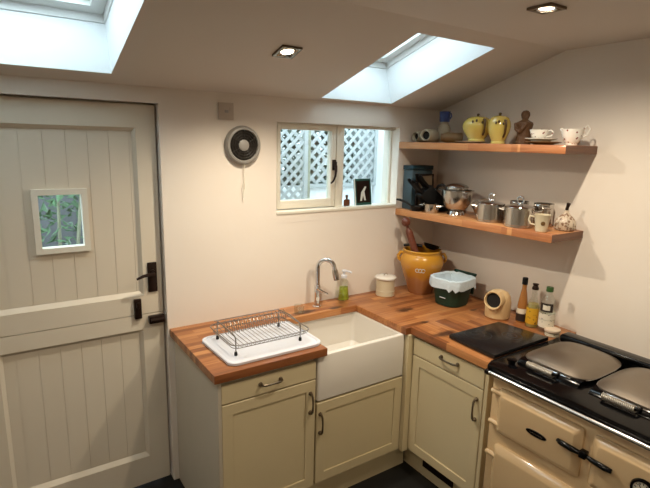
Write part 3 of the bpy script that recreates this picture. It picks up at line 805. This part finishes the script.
def hinge(y, z, par):
    m = MB().tube([(FXC-.016, y+.032, z), (FXC-.016, y-.004, z), (FXC-.022, y-.045, z-.002), (FXC-.026, y-.080, z-.002)], .0105, 12, taper=[1.15, 1.15, 1, .5])
    m.sphere((FXC-.016, y+.032, z), .0125, (1, .7, 1), 12)
    m.build('hinge', M['cream'], par)
od = cdoor('oven_door', -1.248, -1.642, .606, .826)
hinge(-1.248, .800, od); hinge(-1.248, .648, od)
ld = cdoor('lower_oven_door', -1.248, -1.642, .16, .545)
hinge(-1.248, .487, ld); hinge(-1.248, .22, ld)
fd = cdoor('firebox_door', -1.682, -1.94, .606, .826); hinge(-1.95, .80, fd)
cdoor('ash_door', -1.682, -1.94, .16, .545)
# oval badge
m = MB(); n_ = 32
lo_ = [(FXC-.0355, -1.460+.047*math.cos(2*PI*k/n_), .712+.0125*math.sin(2*PI*k/n_)) for k in range(n_)]
loft(m, [lo_, [(x-.003, y, z) for x, y, z in lo_]]); bg = m.build('badge', M['black'], od)
m = MB(); m.tube(lo_, .0018, 6, closed=True)
m.build('badge_rim', M['pewter'], bg)
# lettering-like raised script line on the badge is too fine to read: a thin pale stroke
m = MB(); m.tube([(FXC-.0392, -1.460+.030-.06*t/14, .712+.003*math.sin(t*2.2)) for t in range(15)], .0007, 5); m.build('badge_script', M['pewter'], bg)
# latch across to firebox door
m = MB().tube([(FXC-.040, -1.5570, .742), (FXC-.046, -1.5720, .742), (FXC-.050, -1.6220, .742), (FXC-.044, -1.6600, .740)], .0115, 12, taper=[.7, 1, 1.05, .75])
m.box(FXC-.058, FXC-.028, -1.6800, -1.6520, .727, .757, .004)
m.tube([(FXC-.044, -1.6740, .741), (FXC-.052, -1.7020, .740), (FXC-.054, -1.7520, .738), (FXC-.050, -1.7770, .736)], .0105, 12, taper=[.7, .95, 1.1, .85])
m.build('latch_handle', M['black'], od)
# thermometer
th = MB().lathe([(0, 0), (.042, 0), (.044, .006), (.040, .014), (.033, .012), (.033, .006), (0, .006)], (FXC-.0345, -1.882, .722), 36, mtx=rot('Y', -90)).build('thermometer', M['black'], fd)
MB().lathe([(0, .0065), (.0325, .0065), (.0325, .0085), (0, .0085)], (FXC-.0345, -1.882, .722), 32, mtx=rot('Y', -90)).build('dial', M['dial'], th)
m = MB()
for k in range(11):
    a = math.radians(-130+26*k); m.box(-.0006, .0006, -.0012, .0012, .022, .029, mtx=Matrix.Translation((FXC-.0436, -1.882, .722)) @ Matrix.Rotation(a, 4, 'X'))
m.tube([(FXC-.0440, -1.882, .722), (FXC-.0440, -1.866, .742)], .0012, 6); m.build('dial_needle', M['black'], th)

# ------------------------------------------------------------------ things on the upper shelf
def jug(x, y, h, r, name, lab, tall):
    t = thing(name, (x, y, S1), lab, 'jug', 'yellow olive-pattern jugs on the upper shelf')
    k = h/.15
    if tall: prof = [(0, 0), (.040, 0), (.042, .006), (.036, .014), (.046, .035), (.060, .07), (.064, .095), (.060, .12), (.052, .135), (.050, .140), (.046, .136), (0, .130)]
    else: prof = [(0, 0), (.050, 0), (.052, .007), (.046, .014), (.060, .032), (.080, .062), (.087, .09), (.080, .115), (.066, .127), (.064, .132), (.058, .128), (0, .122)]
    MB().lathe([(a*r, b*k) for a, b in prof], (x, y, S1+.0), 36).build('body', M['yellow'], t)
    R = (.050 if tall else .064)*r; z = S1+(.136 if tall else .128)*k
    l = MB().lathe([(0, 0), (R, 0), (R*1.02, .004), (R*.8, .012), (R*.3, .018), (0, .019)], (x, y, z), 30).build('lid', M['yellow'], t)
    MB().lathe([(0, .016), (.006, .018), (.009, .026), (.008, .033), (0, .036)], (x, y, z), 14).build('knob', M['olive'], l)
    Rb = (.062 if tall else .085)*r
    yy = y-Rb*.86; xx = x-Rb*.40
    MB().tube([(xx, yy, S1+.125*k), (xx-.018, yy-.022, S1+.122*k), (xx-.022, yy-.028, S1+.095*k), (xx-.012, yy-.016, S1+.055*k), (xx+.004, yy+.004, S1+.038*k)], .0065, 10).build('handle', M['olive'], t)
    if tall: MB().tube([(x-Rb*.4, y+Rb*.75, S1+.105*k), (x-Rb*.42, y+Rb*.84, S1+.122*k), (x-Rb*.44, y+Rb*.90, S1+.130*k)], .010, 12, taper=[1.2, .9, .8]).build('spout', M['yellow'], t)
    mm = MB()
    for (ang, zz) in ((200, .112), (215, .118), (238, .108)):
        a = math.radians(ang); rr_ = (.062 if tall else .083)*r
        mm.sphere((x+math.cos(a)*rr_, y+math.sin(a)*rr_, S1+zz*k), .0075, (.8, .8, 1.2), 10)
    mm.build('olive_motif', M['olive'], t)
    return t
pl = MB().lathe([(0, 0), (.050, 0), (.074, .007), (.092, .010), (.094, .012), (.072, .010), (.05, .005), (0, .005)], (-.165, -.455, S1), 36)
tag(pl.build('saucer', M['china_plain']), 'white plate on the upper shelf half under the rounder yellow jug', 'plate')
jug(-.165, -.500, .15, 1.0, 'jug', 'rounder squat yellow glazed jug with a lid, left of the pair', False)
bpy.data.objects['jug'].location.z += .0125
jug(-.165, -.655, .155, 1.0, 'jug', 'taller narrower yellow glazed jug with a lid, next to the carved figure', True)

# statuette
x, y = -.12, -.788
st = MB()
st.lathe([(0, 0), (.040, 0), (.041, .02), (.036, .05), (.040, .085), (.046, .108), (.042, .120), (.022, .130), (.016, .136), (.020, .145), (.024, .158), (.022, .172), (.014, .182), (0, .186)], (x, y, S1), 24, squash=1)
st.tube([(x-.030, y+.034, S1+.112), (x-.044, y+.020, S1+.085), (x-.040, y, S1+.066)], .011, 10).tube([(x-.030, y-.034, S1+.112), (x-.044, y-.020, S1+.085), (x-.040, y, S1+.066)], .011, 10)
st.sphere((x-.022, y, S1+.158), .006)
tag(st.build('statuette', M['wood_fig']), 'dark carved wooden figure standing on the upper shelf behind the teacup', 'figurine')
st = MB().lathe([(0, 0), (.022, 0), (.026, .02), (.022, .05), (.014, .058), (.018, .068), (.016, .08), (0, .086)], (-.085, -.872, S1), 20)
tag(st.build('statuette', M['wood_fig']), 'small dark wooden figure half hidden behind the teacup', 'figurine')

def plate(x, y, z, r, m, name, lab, cat):
    return tag(MB().lathe([(0, 0), (r*.55, 0), (r*.6, .004), (r, .013), (r*1.01, .016), (r*.97, .0155), (r*.6, .008), (0, .007)], (x, y, z), 40).build(name, m), lab, cat)
plate(-.200, -.965, S1, .088, M['brownstone'], 'plate', 'dark brown plate under the floral cup and saucer', 'plate')
plate(-.200, -.950, S1+.0165, .080, M['china_plain'], 'saucer', 'white saucer under the small floral teacup', 'saucer')
def cup(x, y, z, r, h, hd, name, lab, m, cat, grp=None):
    t = thing(name, (x, y, z), lab, cat, grp)
    MB().lathe([(0, 0), (r*.52, 0), (r*.55, .005), (r*.50, .008), (r*.70, h*.25), (r*.90, h*.6), (r, h), (r*.96, h), (r*.84, h*.6), (r*.6, h*.25), (0, h*.12)], (x, y, z), 36).build('body', m, t)
    d = Vector(hd).normalized()
    p = lambda a, b: Vector((x, y, z)) + d*a + Vector((0, 0, b))
    MB().tube([p(r*.92, h*.86), p(r*1.25, h*.98), p(r*1.5, h*.75), p(r*1.35, h*.42), p(r*.80, h*.30)], .0036, 8).build('handle', m, t)
    return t
cup(-.200, -.935, S1+.0245, .048, .052, (.2, -1, 0), 'teacup', 'small white floral teacup on a saucer at the end of the upper shelf', M['china'], 'cup')
t = cup(-.150, -1.088, S1, .054, .080, (.5, -1, .35), 'milk_jug', 'white floral china jug with a looped handle, last on the upper shelf', M['china'], 'jug')
MB().tube([(-.165, -1.050, S1+.066), (-.168, -1.042, S1+.076), (-.170, -1.036, S1+.084)], .010, 10, taper=[1.2, .9, .7]).build('spout', M['china'], t)

# stoneware jars by the corner
def lying(x, y, z, r, l, d, m, name, lab, grp='stoneware jars stacked in the shelf corner'):
    d = Vector(d).normalized(); q = d.to_track_quat('Z', 'Y').to_matrix()
    t = thing(name, (x, y, z), lab, 'jar', grp)
    MB().lathe([(0, 0), (r*.92, 0), (r, r*.1), (r, l*.72), (r*.8, l*.88), (r*.74, l*.92), (r*.80, l), (r*.70, l), (r*.60, l*.92), (r*.62, l*.8), (0, l*.78)], (x, y, z+r+.001), 28, mtx=q).build('body', m, t)
    MB().lathe([(0, l*.79), (r*.61, l*.79), (r*.61, l*.81), (0, l*.81)], (x, y, z+r+.001), 24, mtx=q).build('dark_inside', M['dark'], t)
    return t
lying(-.13, -.055, S1, .036, .115, (-1, -.05, 0), M['greystone'], 'stoneware_jar', 'grey stoneware jar lying nearest the window wall, bottom left of the stack')
lying(-.172, -.155, S1, .043, .125, (-1, -.35, 0), M['greystone'], 'stoneware_jar', 'grey stoneware jar lying with its dark mouth facing out, bottom middle of the stack')
lying(-.125, -.355, S1, .032, .13, (-.85, .75, 0), M['brownstone'], 'stoneware_jar', 'olive brown pot lying on its side, right end of the stack')
x, y = -.105, -.235
t = thing('stoneware_jar', (x, y, S1), 'upright pale stoneware flask with the blue cup on its neck', 'jar', 'stoneware jars stacked in the shelf corner')
x, y = -.105, -.180
t.location = (x, y, S1)
MB().lathe([(0, 0), (.040, 0), (.042, .01), (.042, .090), (.034, .112), (.024, .122), (.026, .134), (0, .134)], (x, y, S1), 26).build('body', M['greystone'], t)
# blue cup sits on top of the middle jar
x, y, z = -.155-.060, -.160-.02, S1+.0875
x, y, z = -.105, -.180, S1+.1345
t = thing('cup', (x, y, z), 'blue glazed cup balanced on the tallest stoneware flask', 'cup')
MB().lathe([(0, 0), (.030, 0), (.033, .004), (.034, .03), (.036, .066), (.033, .066), (.031, .03), (.028, .006), (0, .005)], (x, y, z), 30).build('body', M['blue'], t)
MB().tube([(x, y-.034, z+.054), (x, y-.052, z+.052), (x, y-.056, z+.034), (x, y-.046, z+.018), (x, y-.033, z+.016)], .0042, 8).build('handle', M['blue'], t)

# ------------------------------------------------------------------ things on the lower shelf
tn = thing('storage_tin', (-.19, -.055, S2), 'teal blue tin standing at the corner end of the lower shelf', 'tin')
MB().box(-.285, -.100, -.100, -.012, S2, S2+.262, .005).build('body', M['tealbody'], tn)
MB().box(-.289, -.096, -.104, -.008, S2+.263, S2+.293, .005).build('lid', M['teal'], tn)
fb = thing('framed_board', (-.04, -.20, S2), 'brown framed board leaning behind the knife block', 'board')
mt = Matrix.Translation((-.055, -.205, S2)) @ Matrix.Rotation(math.radians(6), 4, 'Y')
mt2 = Matrix.Translation((-.185, -.122, S2+.001)) @ rot('Z', 90) @ rot('Y', 2)
MB().grid([-.078, -.066, .066, .078], [0, .012, .225, .237], lambda i, j: not (i == 1 and j == 1), -.006, .006, lambda a, b, c: mt2 @ Vector((c, a, b))).build('frame', M['iron'], fb)
MB().grid([-.066, .066], [.012, .225], lambda i, j: True, -.002, .003, lambda a, b, c: mt2 @ Vector((c, a, b))).build('panel', M['traywood'], fb)

kb = thing('knife_block', (-.20, -.13, S2), 'black slanted knife block full of black-handled knives on the lower shelf', 'knife block')
hv = Vector((-.95, .31, 0)).normalized(); wv = Vector((.31, .95, 0)).normalized(); o0 = Vector((-.128, -.228, S2))
kp = lambda h_, z_, w_: o0 + hv*h_ + Vector((0, 0, z_)) + wv*w_
m = MB(); lo_, hi_ = [[m.bm.verts.new(kp(h_, z_, w_)) for h_, z_ in ((-.03, 0), (.085, 0), (.180, .105), (.105, .175), (-.03, .055))] for w_ in (-.045, .045)]
fs = [m.bm.faces.new(lo_), m.bm.faces.new(hi_[::-1])] + [m.bm.faces.new((lo_[i], hi_[i], hi_[(i+1) % 5], lo_[(i+1) % 5])) for i in range(5)]
bmesh.ops.recalc_face_normals(m.bm, faces=fs)
bmesh.ops.bevel(m.bm, geom=list(m.bm.edges), offset=.004, segments=2, profile=.5, affect='EDGES')
m.build('block', M['blackplastic'], kb)
dk = (hv*.68+Vector((0, 0, .73))).normalized()
for r_ in range(2):
    for k in range(3):
        m = MB(); p0 = kp(.160-.038*r_, .124+.036*r_, -.030+.030*k); e = .75+.12*((k+r_) % 3)
        m.tube([p0, p0+dk*.012, p0+dk*.055*e, p0+dk*.10*e, p0+dk*.118*e], .0125, 8, taper=[.8, 1, .85, 1.1, .7])
        m.build('knife_handle', M['blackplastic'], kb)

fp = thing('frying_pan', (-.25, -.09, S2), 'small black pan with its handle poking out towards the window', 'pan')
MB().lathe([(0, 0), (.034, 0), (.044, .030), (.046, .032), (.042, .030), (.032, .006), (0, .005)], (-.288, -.160, S2), 30).build('pan', M['blackplastic'], fp)
MB().tube([(-.300, -.120, S2+.028), (-.315, -.085, S2+.050), (-.330, -.04, S2+.062), (-.345, -.020, S2+.064)], .008, 8, taper=[.7, 1, 1.1, .8]).build('handle', M['blackplastic'], fp)

def pan(x, y, r, h, name, lab, hd, lidded=True, loop=True, grp=None, twoh=False):
    t = thing(name, (x, y, S2), lab, 'saucepan', grp)
    MB().lathe([(0, 0), (r*.93, 0), (r*.97, .004), (r*.97, .012), (r, .015), (r, h), (r*1.03, h+.002), (r*.97, h), (r*.96, .012), (0, .010)], (x, y, S2), 40).build('body', M['steel'], t)
    d = Vector(hd).normalized()
    p = lambda a, b, s_=0: Vector((x, y, S2)) + d*a + Vector((-d.y, d.x, 0))*s_ + Vector((0, 0, b))
    MB().tube([p(r*.98, h*.82, .025), p(r+.025, h*.86, .022), p(r+.034, h*.88, 0), p(r+.025, h*.86, -.022), p(r*.98, h*.82, -.025)], .0042, 8).build('handle', M['steel'], t)
    d = -d
    MB().tube([p(r*.98, h*.82, .025), p(r+.025, h*.86, .022), p(r+.034, h*.88, 0), p(r+.025, h*.86, -.022), p(r*.98, h*.82, -.025)], .0042, 8).build('handle', M['steel'], t)
    if lidded:
        l = MB().lathe([(0, h+.019), (r*.35, h+.0175), (r*.8, h+.010), (r*.99, h+.004), (r*1.0, h+.0025)], (x, y, S2), 40).build('lid', M['chrome'], t)
        MB().tube(arc((x, y, S2+h+.038), .020, -70, 250, 14, 'yz'), .0046, 8).lathe([(0, h+.0185), (.012, h+.0185), (.010, h+.023), (0, h+.024)], (x, y, S2), 14).build('knob', M['chrome'], l)
    return t
pan(-.258, -.262, .047, .056, 'saucepan', 'smallest open steel pan, beside the knife block', (-.35, 1, 0), False)
# colander on a foot ring
cx_, cy_ = -.175, -.395
co = thing('colander', (cx_, cy_, S2), 'large footed stainless colander on the lower shelf left of the lidded saucepans', 'colander')
MB().lathe([(.052, 0), (.054, .002), (.047, .020), (.043, .026)], (cx_, cy_, S2), 40).build('foot_ring', M['chrome'], co)
MB().lathe([(0, .026), (.040, .0265), (.068, .045), (.088, .080), (.096, .120), (.097, .150), (.104, .153), (.104, .156), (.094, .153), (.092, .120), (.084, .082), (.064, .049), (.038, .031), (0, .031)], (cx_, cy_, S2), 48).build('bowl', M['steel'], co)
for s_ in (1, -1):
    dd = Vector((-.25, s_, 0)).normalized()
    p = lambda a, b, q_: Vector((cx_, cy_, S2)) + dd*a + Vector((-dd.y, dd.x, 0))*q_ + Vector((0, 0, b))
    MB().tube([p(.100, .152, .030), p(.116, .156, .024), p(.120, .156, 0), p(.116, .156, -.024), p(.100, .152, -.030)], .0035, 8).build('handle', M['steel'], co)
# pans nested in the colander
t = thing('saucepan', (cx_, cy_, S2+.06), 'steel saucepan with a black handle nested inside the colander', 'saucepan')
MB().lathe([(0, .0), (.060, 0), (.066, .010), (.072, .115), (.075, .117), (.070, .115), (.063, .012), (0, .005)], (cx_+.004, cy_+.012, S2+.0585), 36).build('body', M['steel'], t)
MB().tube([(cx_-.01, cy_+.085, S2+.166), (cx_-.02, cy_+.11, S2+.180), (cx_-.03, cy_+.135, S2+.172), (cx_-.035, cy_+.148, S2+.150)], .009, 8).build('handle', M['blackplastic'], t)
t = thing('pan_lid', (cx_, cy_, S2+.17), 'shallow steel lid with a dark knob lying on the nested saucepan', 'lid')
MB().lathe([(0, .022), (.03, .020), (.06, .010), (.071, .003), (.073, 0), (.071, -.0)], (cx_+.004, cy_+.012, S2+.1765), 36).build('lid_plate', M['steel'], t)
t = thing('strainer', (-.15, -.53, S2), 'steel pan leaning tilted against the colander behind the first lidded saucepan', 'strainer')
mt = Matrix.Rotation(math.radians(-28), 4, 'X')
MB().lathe([(0, 0), (.046, .002), (.054, .012), (.058, .060), (.061, .062), (.056, .060), (.052, .014), (0, .006)], (-.078, -.532, S2+.030), 32, mtx=mt).build('body', M['steel'], t)
MB().tube([(-.125, -.515, S2+.098), (-.17, -.535, S2+.098), (-.215, -.560, S2+.092), (-.25, -.585, S2+.086)], .0065, 8).build('handle', M['steel'], t)

pan(-.205, -.680, .077, .104, 'saucepan', 'medium steel saucepan with domed lid and ring knob, in the middle of the lower shelf', (-.4, 1, 0))
pan(-.215, -.878, .079, .108, 'saucepan', 'taller lidded steel saucepan directly left of the cream mug', (-.4, 1, 0))
pan(-.074, -.775, .052, .122, 'saucepan', 'open steel saucepan at the back, between the two lidded ones', (1, 1, 0), False)
pan(-.074, -.930, .052, .126, 'saucepan', 'open steel saucepan at the back, behind the cream mug', (1, 1, 0), False)

x, y = -.245, -1.036
mg = thing('mug', (x, y, S2), 'small cream mug with a brown crest at the end of the lower shelf', 'mug')
MB().lathe([(0, 0), (.026, 0), (.029, .003), (.032, .03), (.040, .086), (.042, .090), (.038, .088), (.030, .03), (.026, .008), (0, .006)], (x, y, S2), 36).build('body', M['enamel'], mg)
MB().tube([(x-.012, y+.036, S2+.074), (x-.02, y+.058, S2+.078), (x-.022, y+.064, S2+.056), (x-.018, y+.052, S2+.036), (x-.010, y+.030, S2+.032)], .0045, 8).build('handle', M['enamel'], mg)
m = MB(); a = math.radians(222); q_ = Vector((math.cos(a), math.sin(a), -.15)).normalized()
m.lathe([(0, 0), (.011, 0), (.011, .0015), (0, .002)], tuple(Vector((x, y, S2+.052))+q_*.0345), 20, mtx=q_.to_track_quat('Z', 'Y').to_matrix()); m.build('crest', M['brownstone'], mg)

x, y = -.085, -1.070
gk = thing('garlic_keeper', (x, y, S2), 'ribbed cream and brown garlic-shaped pot with a dark stem, last on the lower shelf', 'pot')
m = MB(); seg = 48; rings = []
for r_, z_ in [(.034, 0), (.046, .004), (.052, .020), (.052, .038), (.046, .056), (.034, .072), (.020, .086), (.012, .098), (.012, .108)]:
    rings.append([m.bm.verts.new((x+r_*(1+.07*math.cos(10*2*PI*k/seg))*math.cos(2*PI*k/seg), y+r_*(1+.07*math.cos(10*2*PI*k/seg))*math.sin(2*PI*k/seg), S2+z_)) for k in range(seg)])
for a_, b_2 in zip(rings, rings[1:]):
    for k in range(seg): m.bm.faces.new((a_[k], a_[(k+1) % seg], b_2[(k+1) % seg], b_2[k]))
m.bm.faces.new(rings[0][::-1]); m.bm.faces.new(rings[-1]); m.build('body', M['garlic'], gk)
MB().tube([(x, y, S2+.110), (x-.002, y-.004, S2+.125), (x-.004, y-.010, S2+.145)], .009, 10, taper=[1, .9, 1.2]).build('stem', M['iron'], gk)

# ------------------------------------------------------------------ wall bits
fx_, fz_ = -1.465, 1.878
fa = thing('extractor_fan', (fx_, 0, fz_), 'round grey extractor fan with a dark grille on the wall beside the window', 'fan')
my = rot('X', 90)
MB().lathe([(0, 0), (.102, 0), (.104, .010), (.101, .022), (.094, .031), (.084, .034), (.081, .030), (.081, .016), (0, .014)], (fx_, -.0005, fz_), 56, mtx=my).build('housing', M['fan_grey'], fa)
MB().lathe([(0, .0165), (.0805, .0165), (.0805, .019), (0, .019)], (fx_, -.0005, fz_), 40, mtx=my).build('grille_back', M['fan_dark'], fa)
g = MB()
for r_ in (.040, .054, .068): g.tube([(fx_+r_*math.cos(2*PI*k/40), -.026, fz_+r_*math.sin(2*PI*k/40)) for k in range(40)], .0022, 6, closed=True)
for k in range(12):
    a = 2*PI*k/12; g.tube([(fx_+.02*math.cos(a), -.026, fz_+.02*math.sin(a)), (fx_+.081*math.cos(a), -.026, fz_+.081*math.sin(a))], .002, 6)
g.build('grille', M['fan_dark'], fa)
MB().lathe([(0, .0195), (.030, .0195), (.030, .028), (.026, .031), (0, .032)], (fx_, 0, fz_), 28, mtx=my).build('hub', M['fan_grey'], fa)
c = MB().tube([(fx_+.004, -.02, fz_-.10), (fx_+.004, -.018, fz_-.15), (fx_+.006, -.016, fz_-.19), (fx_-.004, -.016, fz_-.215), (fx_-.003, -.016, fz_-.245), (fx_+.008, -.016, fz_-.235), (fx_+.009, -.016, fz_-.205), (fx_+.005, -.016, fz_-.19)], .0024, 6)
c.tube([(fx_-.001, -.016, fz_-.243), (fx_, -.016, fz_-.285)], .0024, 6)
c.build('pull_cord', M['cord'], fa)
sw = thing('fused_switch', (-1.557, 0, 2.052), 'square off-white fused switch on the wall above the extractor fan', 'switch')
MB().box(-1.600, -1.514, -.011, -.0005, 2.009, 2.095, .004).build('plate', M['socket'], sw)
MB().box(-1.566, -1.545, -.014, -.0111, 2.044, 2.058, .001).build('rocker', M['fan_grey'], sw)
MB().box(-1.540, -1.524, -.0135, -.0111, 2.052, 2.074, .001).build('fuse_cover', M['socket'], sw)

# ------------------------------------------------------------------ ceiling spotlights (two in view; two more added out of view as fill light)
def spotlight(pos, nrm, lab, power=22, spot=165, blend=.85):
    nrm = Vector(nrm).normalized()      # into the ceiling
    q = nrm.to_track_quat('Z', 'Y').to_matrix().to_4x4()
    t = thing('ceiling_spotlight', pos, lab, 'ceiling light', 'square recessed ceiling spotlights')
    Mx = Matrix.Translation(Vector(pos)) @ q @ rot('Z', 0)
    m = MB(); o_, i_ = .050, .037
    R2 = Mx
    g_ = lambda a, b, c: R2 @ Vector((a, b, c))
    m.grid([-o_, -i_, i_, o_], [-o_, -i_, i_, o_], lambda i, j: not (i == 1 and j == 1), -.010, -.0008, g_)
    m.build('frame', M['pewter'], t)
    MB().lathe([(.0365, -.009), (.036, -.004), (.032, -.0012), (.028, -.0025), (.034, -.0085)], (0, 0, 0), 28, mtx=Mx).build('reflector', M['chrome'], t)
    MB().lathe([(0, -.0085), (.018, -.0085), (.027, -.0045), (.0275, -.0025), (0, -.0025)], (0, 0, 0), 24, mtx=Mx).build('lamp', M['lamp'], t)
    ld = bpy.data.lights.new('halogen_lamp', 'SPOT'); ld.energy = power; ld.color = (1, .87, .68); ld.spot_size = math.radians(spot)
    ld.spot_blend = blend; ld.shadow_soft_size = .022
    lo_ = bpy.data.objects.new('halogen_light', ld); COL.objects.link(lo_)
    lo_.location = Vector(pos) - nrm*.035; lo_.rotation_euler = (-nrm).to_track_quat('-Z', 'Y').to_euler()
    return t
PW = 44
spotlight((-1.472, -.50, H0+.5*S), tuple(NN), 'lit square recessed spotlight in the sloping ceiling above the extractor fan', PW)
spotlight((-.832, -1.325, HC), (0, 0, 1), 'lit square recessed spotlight in the flat ceiling near the right wall', PW)
spotlight((-2.55, -1.5, HC), (0, 0, 1), 'added fill spotlight, out of view in the flat ceiling beside the left skylight', PW*.45)  # unseen fill lamp, added to lift the room light
spotlight((-1.6, -2.9, HC), (0, 0, 1), 'added fill spotlight, out of view in the flat ceiling towards the back of the room', PW*.5)  # added fill behind the camera, built like the visible spotlights

# ------------------------------------------------------------------ on the sill
b = thing('bottle', (-.722, .0, WZ0+.018), 'tiny brown bottle on the window sill', 'bottle')
MB().box(-.750, -.703, .022, .034, WZ0+.0185, WZ0+.062, .006).build('glass', M['brown_glass'], b)
MB().lathe([(0, .043), (.008, .043), (.007, .055), (.010, .058), (.009, .072), (0, .075)], (-.727, .028, WZ0+.018), 14).build('stopper', M['pewter'], b)
cd = thing('picture_card', (-.60, .06, WZ0+.018), 'dark green picture card propped on the sill against the window', 'card')
mt = Matrix.Translation((-.592, .030, WZ0+.0185)) @ rot('X', -8)
MB().box(-.066, .074, 0, .004, 0, .172, .001, mtx=mt).build('card', M['card_green'], cd)
MB().box(-.048, .062, -.0012, 0, .016, .158, mtx=mt).build('print', M['iron'], cd)
MB().box(-.066, -.058, -.003, -.0002, 0, .172, mtx=mt).build('card_edge', M['card_pale'], cd)
m = MB()
m.prism([(-.022, .028), (-.008, .028), (.004, .062), (.012, .030), (.026, .030), (.016, .088), (.034, .118), (.022, .122), (.004, .100), (-.010, .084)], -.0024, -.0014, 'y')
for v in m.bm.verts: v.co = mt @ v.co
m.build('pale_shape', M['card_pale'], cd)

# ------------------------------------------------------------------ outside
struct(MB().box(-7, 6, .16, 9, -.12, -.02).build('ground', M['paving']))
def lattice(name, x0, x1, y, z0, z1, pitch, w_, lab, frame=True):
    t = thing(name, ((x0+x1)/2, y, z0), lab, 'trellis', 'white garden trellis panels')
    m = MB(); W, H = x1-x0, z1-z0
    def clip(cx0, d):
        # line z = z0 + d*(x-cx0)
        pts = []
        for x in (x0, x1):
            z = z0+d*(x-cx0)
            if z0 <= z <= z1: pts.append((x, z))
        for z in (z0, z1):
            x = cx0+(z-z0)/d
            if x0 < x < x1: pts.append((x, z))
        return pts[:2] if len(pts) >= 2 else None
    k = -H-pitch
    for d, yy in ((1, y), (-1, y+.008)):
        c = x0-H if d == 1 else x0
        while c < x1+(0 if d == 1 else H):
            p = clip(c, d)
            if p:
                a, b = Vector((p[0][0], yy, p[0][1])), Vector((p[1][0], yy, p[1][1])); dr_ = (b-a)
                if dr_.length > .02:
                    dr_.normalize(); n_ = Vector((-dr_.z, 0, dr_.x))*w_/2; th_ = Vector((0, .007, 0))
                    loft(m, [[a-n_, a+n_, a+n_+th_, a-n_+th_], [b-n_, b+n_, b+n_+th_, b-n_+th_]])
            c += pitch
    m.build('slats', M['trellis'], t)
    if frame: MB().grid([x0-.022, x0, x1, x1+.03], [z0-.03, z0, z1, z1+.03], lambda i, j: not (i == 1 and j == 1), y-.01, y+.02, lambda a, b, c: (a, c, b)).build('frame', M['trellis'], t)
lattice('trellis', -1.6, -.63, .72, 1.15, 2.5, .078, .022, 'white diamond trellis panel, the left one outside the window')
lattice('trellis', -.42, .28, 1.0, 1.56, 2.7, .094, .027, 'white diamond trellis panel on the low wall, the right one outside the window')
tag(MB().tube([(-.53, .86, -.02), (-.525, .86, 1.2), (-.52, .86, 2.7)], .035, 10).build('fence_post', M['bark']), 'greenish wooden post between the two trellis panels', 'post')
tag(MB().box(-1.8, .30, 1.02, 1.2, -.02, 1.53, .01).build('garden_wall', M['render_white']), 'low white rendered garden wall under the trellis outside the window', 'wall')
tag(MB().box(.31, .5, .35, 3.0, -.02, 3.2, .01).build('neighbouring_wall', M['render_white']), 'tall bright white rendered wall at the right of the yard', 'wall')
tag(MB().box(-6, -1.9, 2.0, 2.2, -.02, 2.6, .01).build('yard_wall', M['render_grey']), 'grey stone yard wall beyond the stable door', 'wall')

def shrub(name, x0, x1, y0, y1, z0, z1, n_, ls, m1, lab):
    t = thing(name, ((x0+x1)/2, (y0+y1)/2, -.02), lab, 'shrub')
    m = MB()
    for k in range(n_):
        c = Vector((random.uniform(x0, x1), random.uniform(y0, y1), random.uniform(z0, z1)))
        d = Vector((random.uniform(-1, 1), random.uniform(-1, 1), random.uniform(-.6, .5))).normalized()
        s_ = d.cross(Vector((random.uniform(-.3, .3), random.uniform(-.3, .3), 1))).normalized(); l_ = ls*random.uniform(.7, 1.3)
        nn = d.cross(s_)*l_*.12
        v = [m.bm.verts.new(c+q) for q in (Vector(), d*l_*.45+s_*l_*.2+nn, d*l_, d*l_*.45-s_*l_*.2+nn)]
        m.bm.faces.new((v[0], v[1], v[2])); m.bm.faces.new((v[0], v[2], v[3]))
    o = m.build('foliage', m1, t); 
    m = MB()
    for k in range(4):
        a = Vector((random.uniform(x0, x1)*.3+(x0+x1)*.35, (y0+y1)/2, -.02)); b = Vector((random.uniform(x0, x1), random.uniform(y0, y1), z1-.1))
        m.tube([a, a.lerp(b, .5)+Vector((random.uniform(-.05, .05), 0, 0)), b], .014, 6, taper=[1.2, 1, .4])
    m.build('stems', M['bark'], t)
shrub('leafy_shrub', -2.75, -1.95, .85, 1.25, .9, 2.1, 900, .085, M['leaf'], 'pale green leafy shrub seen through the small stable door pane')
shrub('hedge', -1.8, .30, 1.26, 1.6, .9, 3.0, 5600, .15, M['leafdark'], 'dark green hedge behind the white trellis')

# ------------------------------------------------------------------ world and camera
wd = bpy.data.worlds.new('overcast_sky'); bpy.context.scene.world = wd; wd.use_nodes = True
nt = wd.node_tree; bg = nt.nodes['Background']
bg.inputs[0].default_value = (.76, .87, 1.0, 1); bg.inputs[1].default_value = 5.2

cam = bpy.data.cameras.new('camera'); co_ = bpy.data.objects.new('camera', cam); COL.objects.link(co_)
yaw, pit, rol, F = -.595, .203, .025, 494.17
fwd = Vector((-math.sin(yaw)*math.cos(pit), math.cos(yaw)*math.cos(pit), -math.sin(pit)))
right = Vector((math.cos(yaw), math.sin(yaw), 0)); upv = right.cross(fwd)
r_ = right*math.cos(rol)+upv*math.sin(rol); u_ = -right*math.sin(rol)+upv*math.cos(rol)
mt = Matrix((r_, u_, -fwd)).transposed().to_4x4(); mt.translation = Vector((-2.61, -2.518, 1.905))
co_.matrix_world = mt
cam.sensor_width = 36; cam.lens = F*36/650; cam.clip_start = .02
sc_ = bpy.context.scene; sc_.camera = co_
sc_.view_settings.view_transform = 'Standard'; sc_.view_settings.look = 'None'
sc_.view_settings.exposure = .36; sc_.view_settings.gamma = 1; sc_.view_settings.use_curve_mapping = False
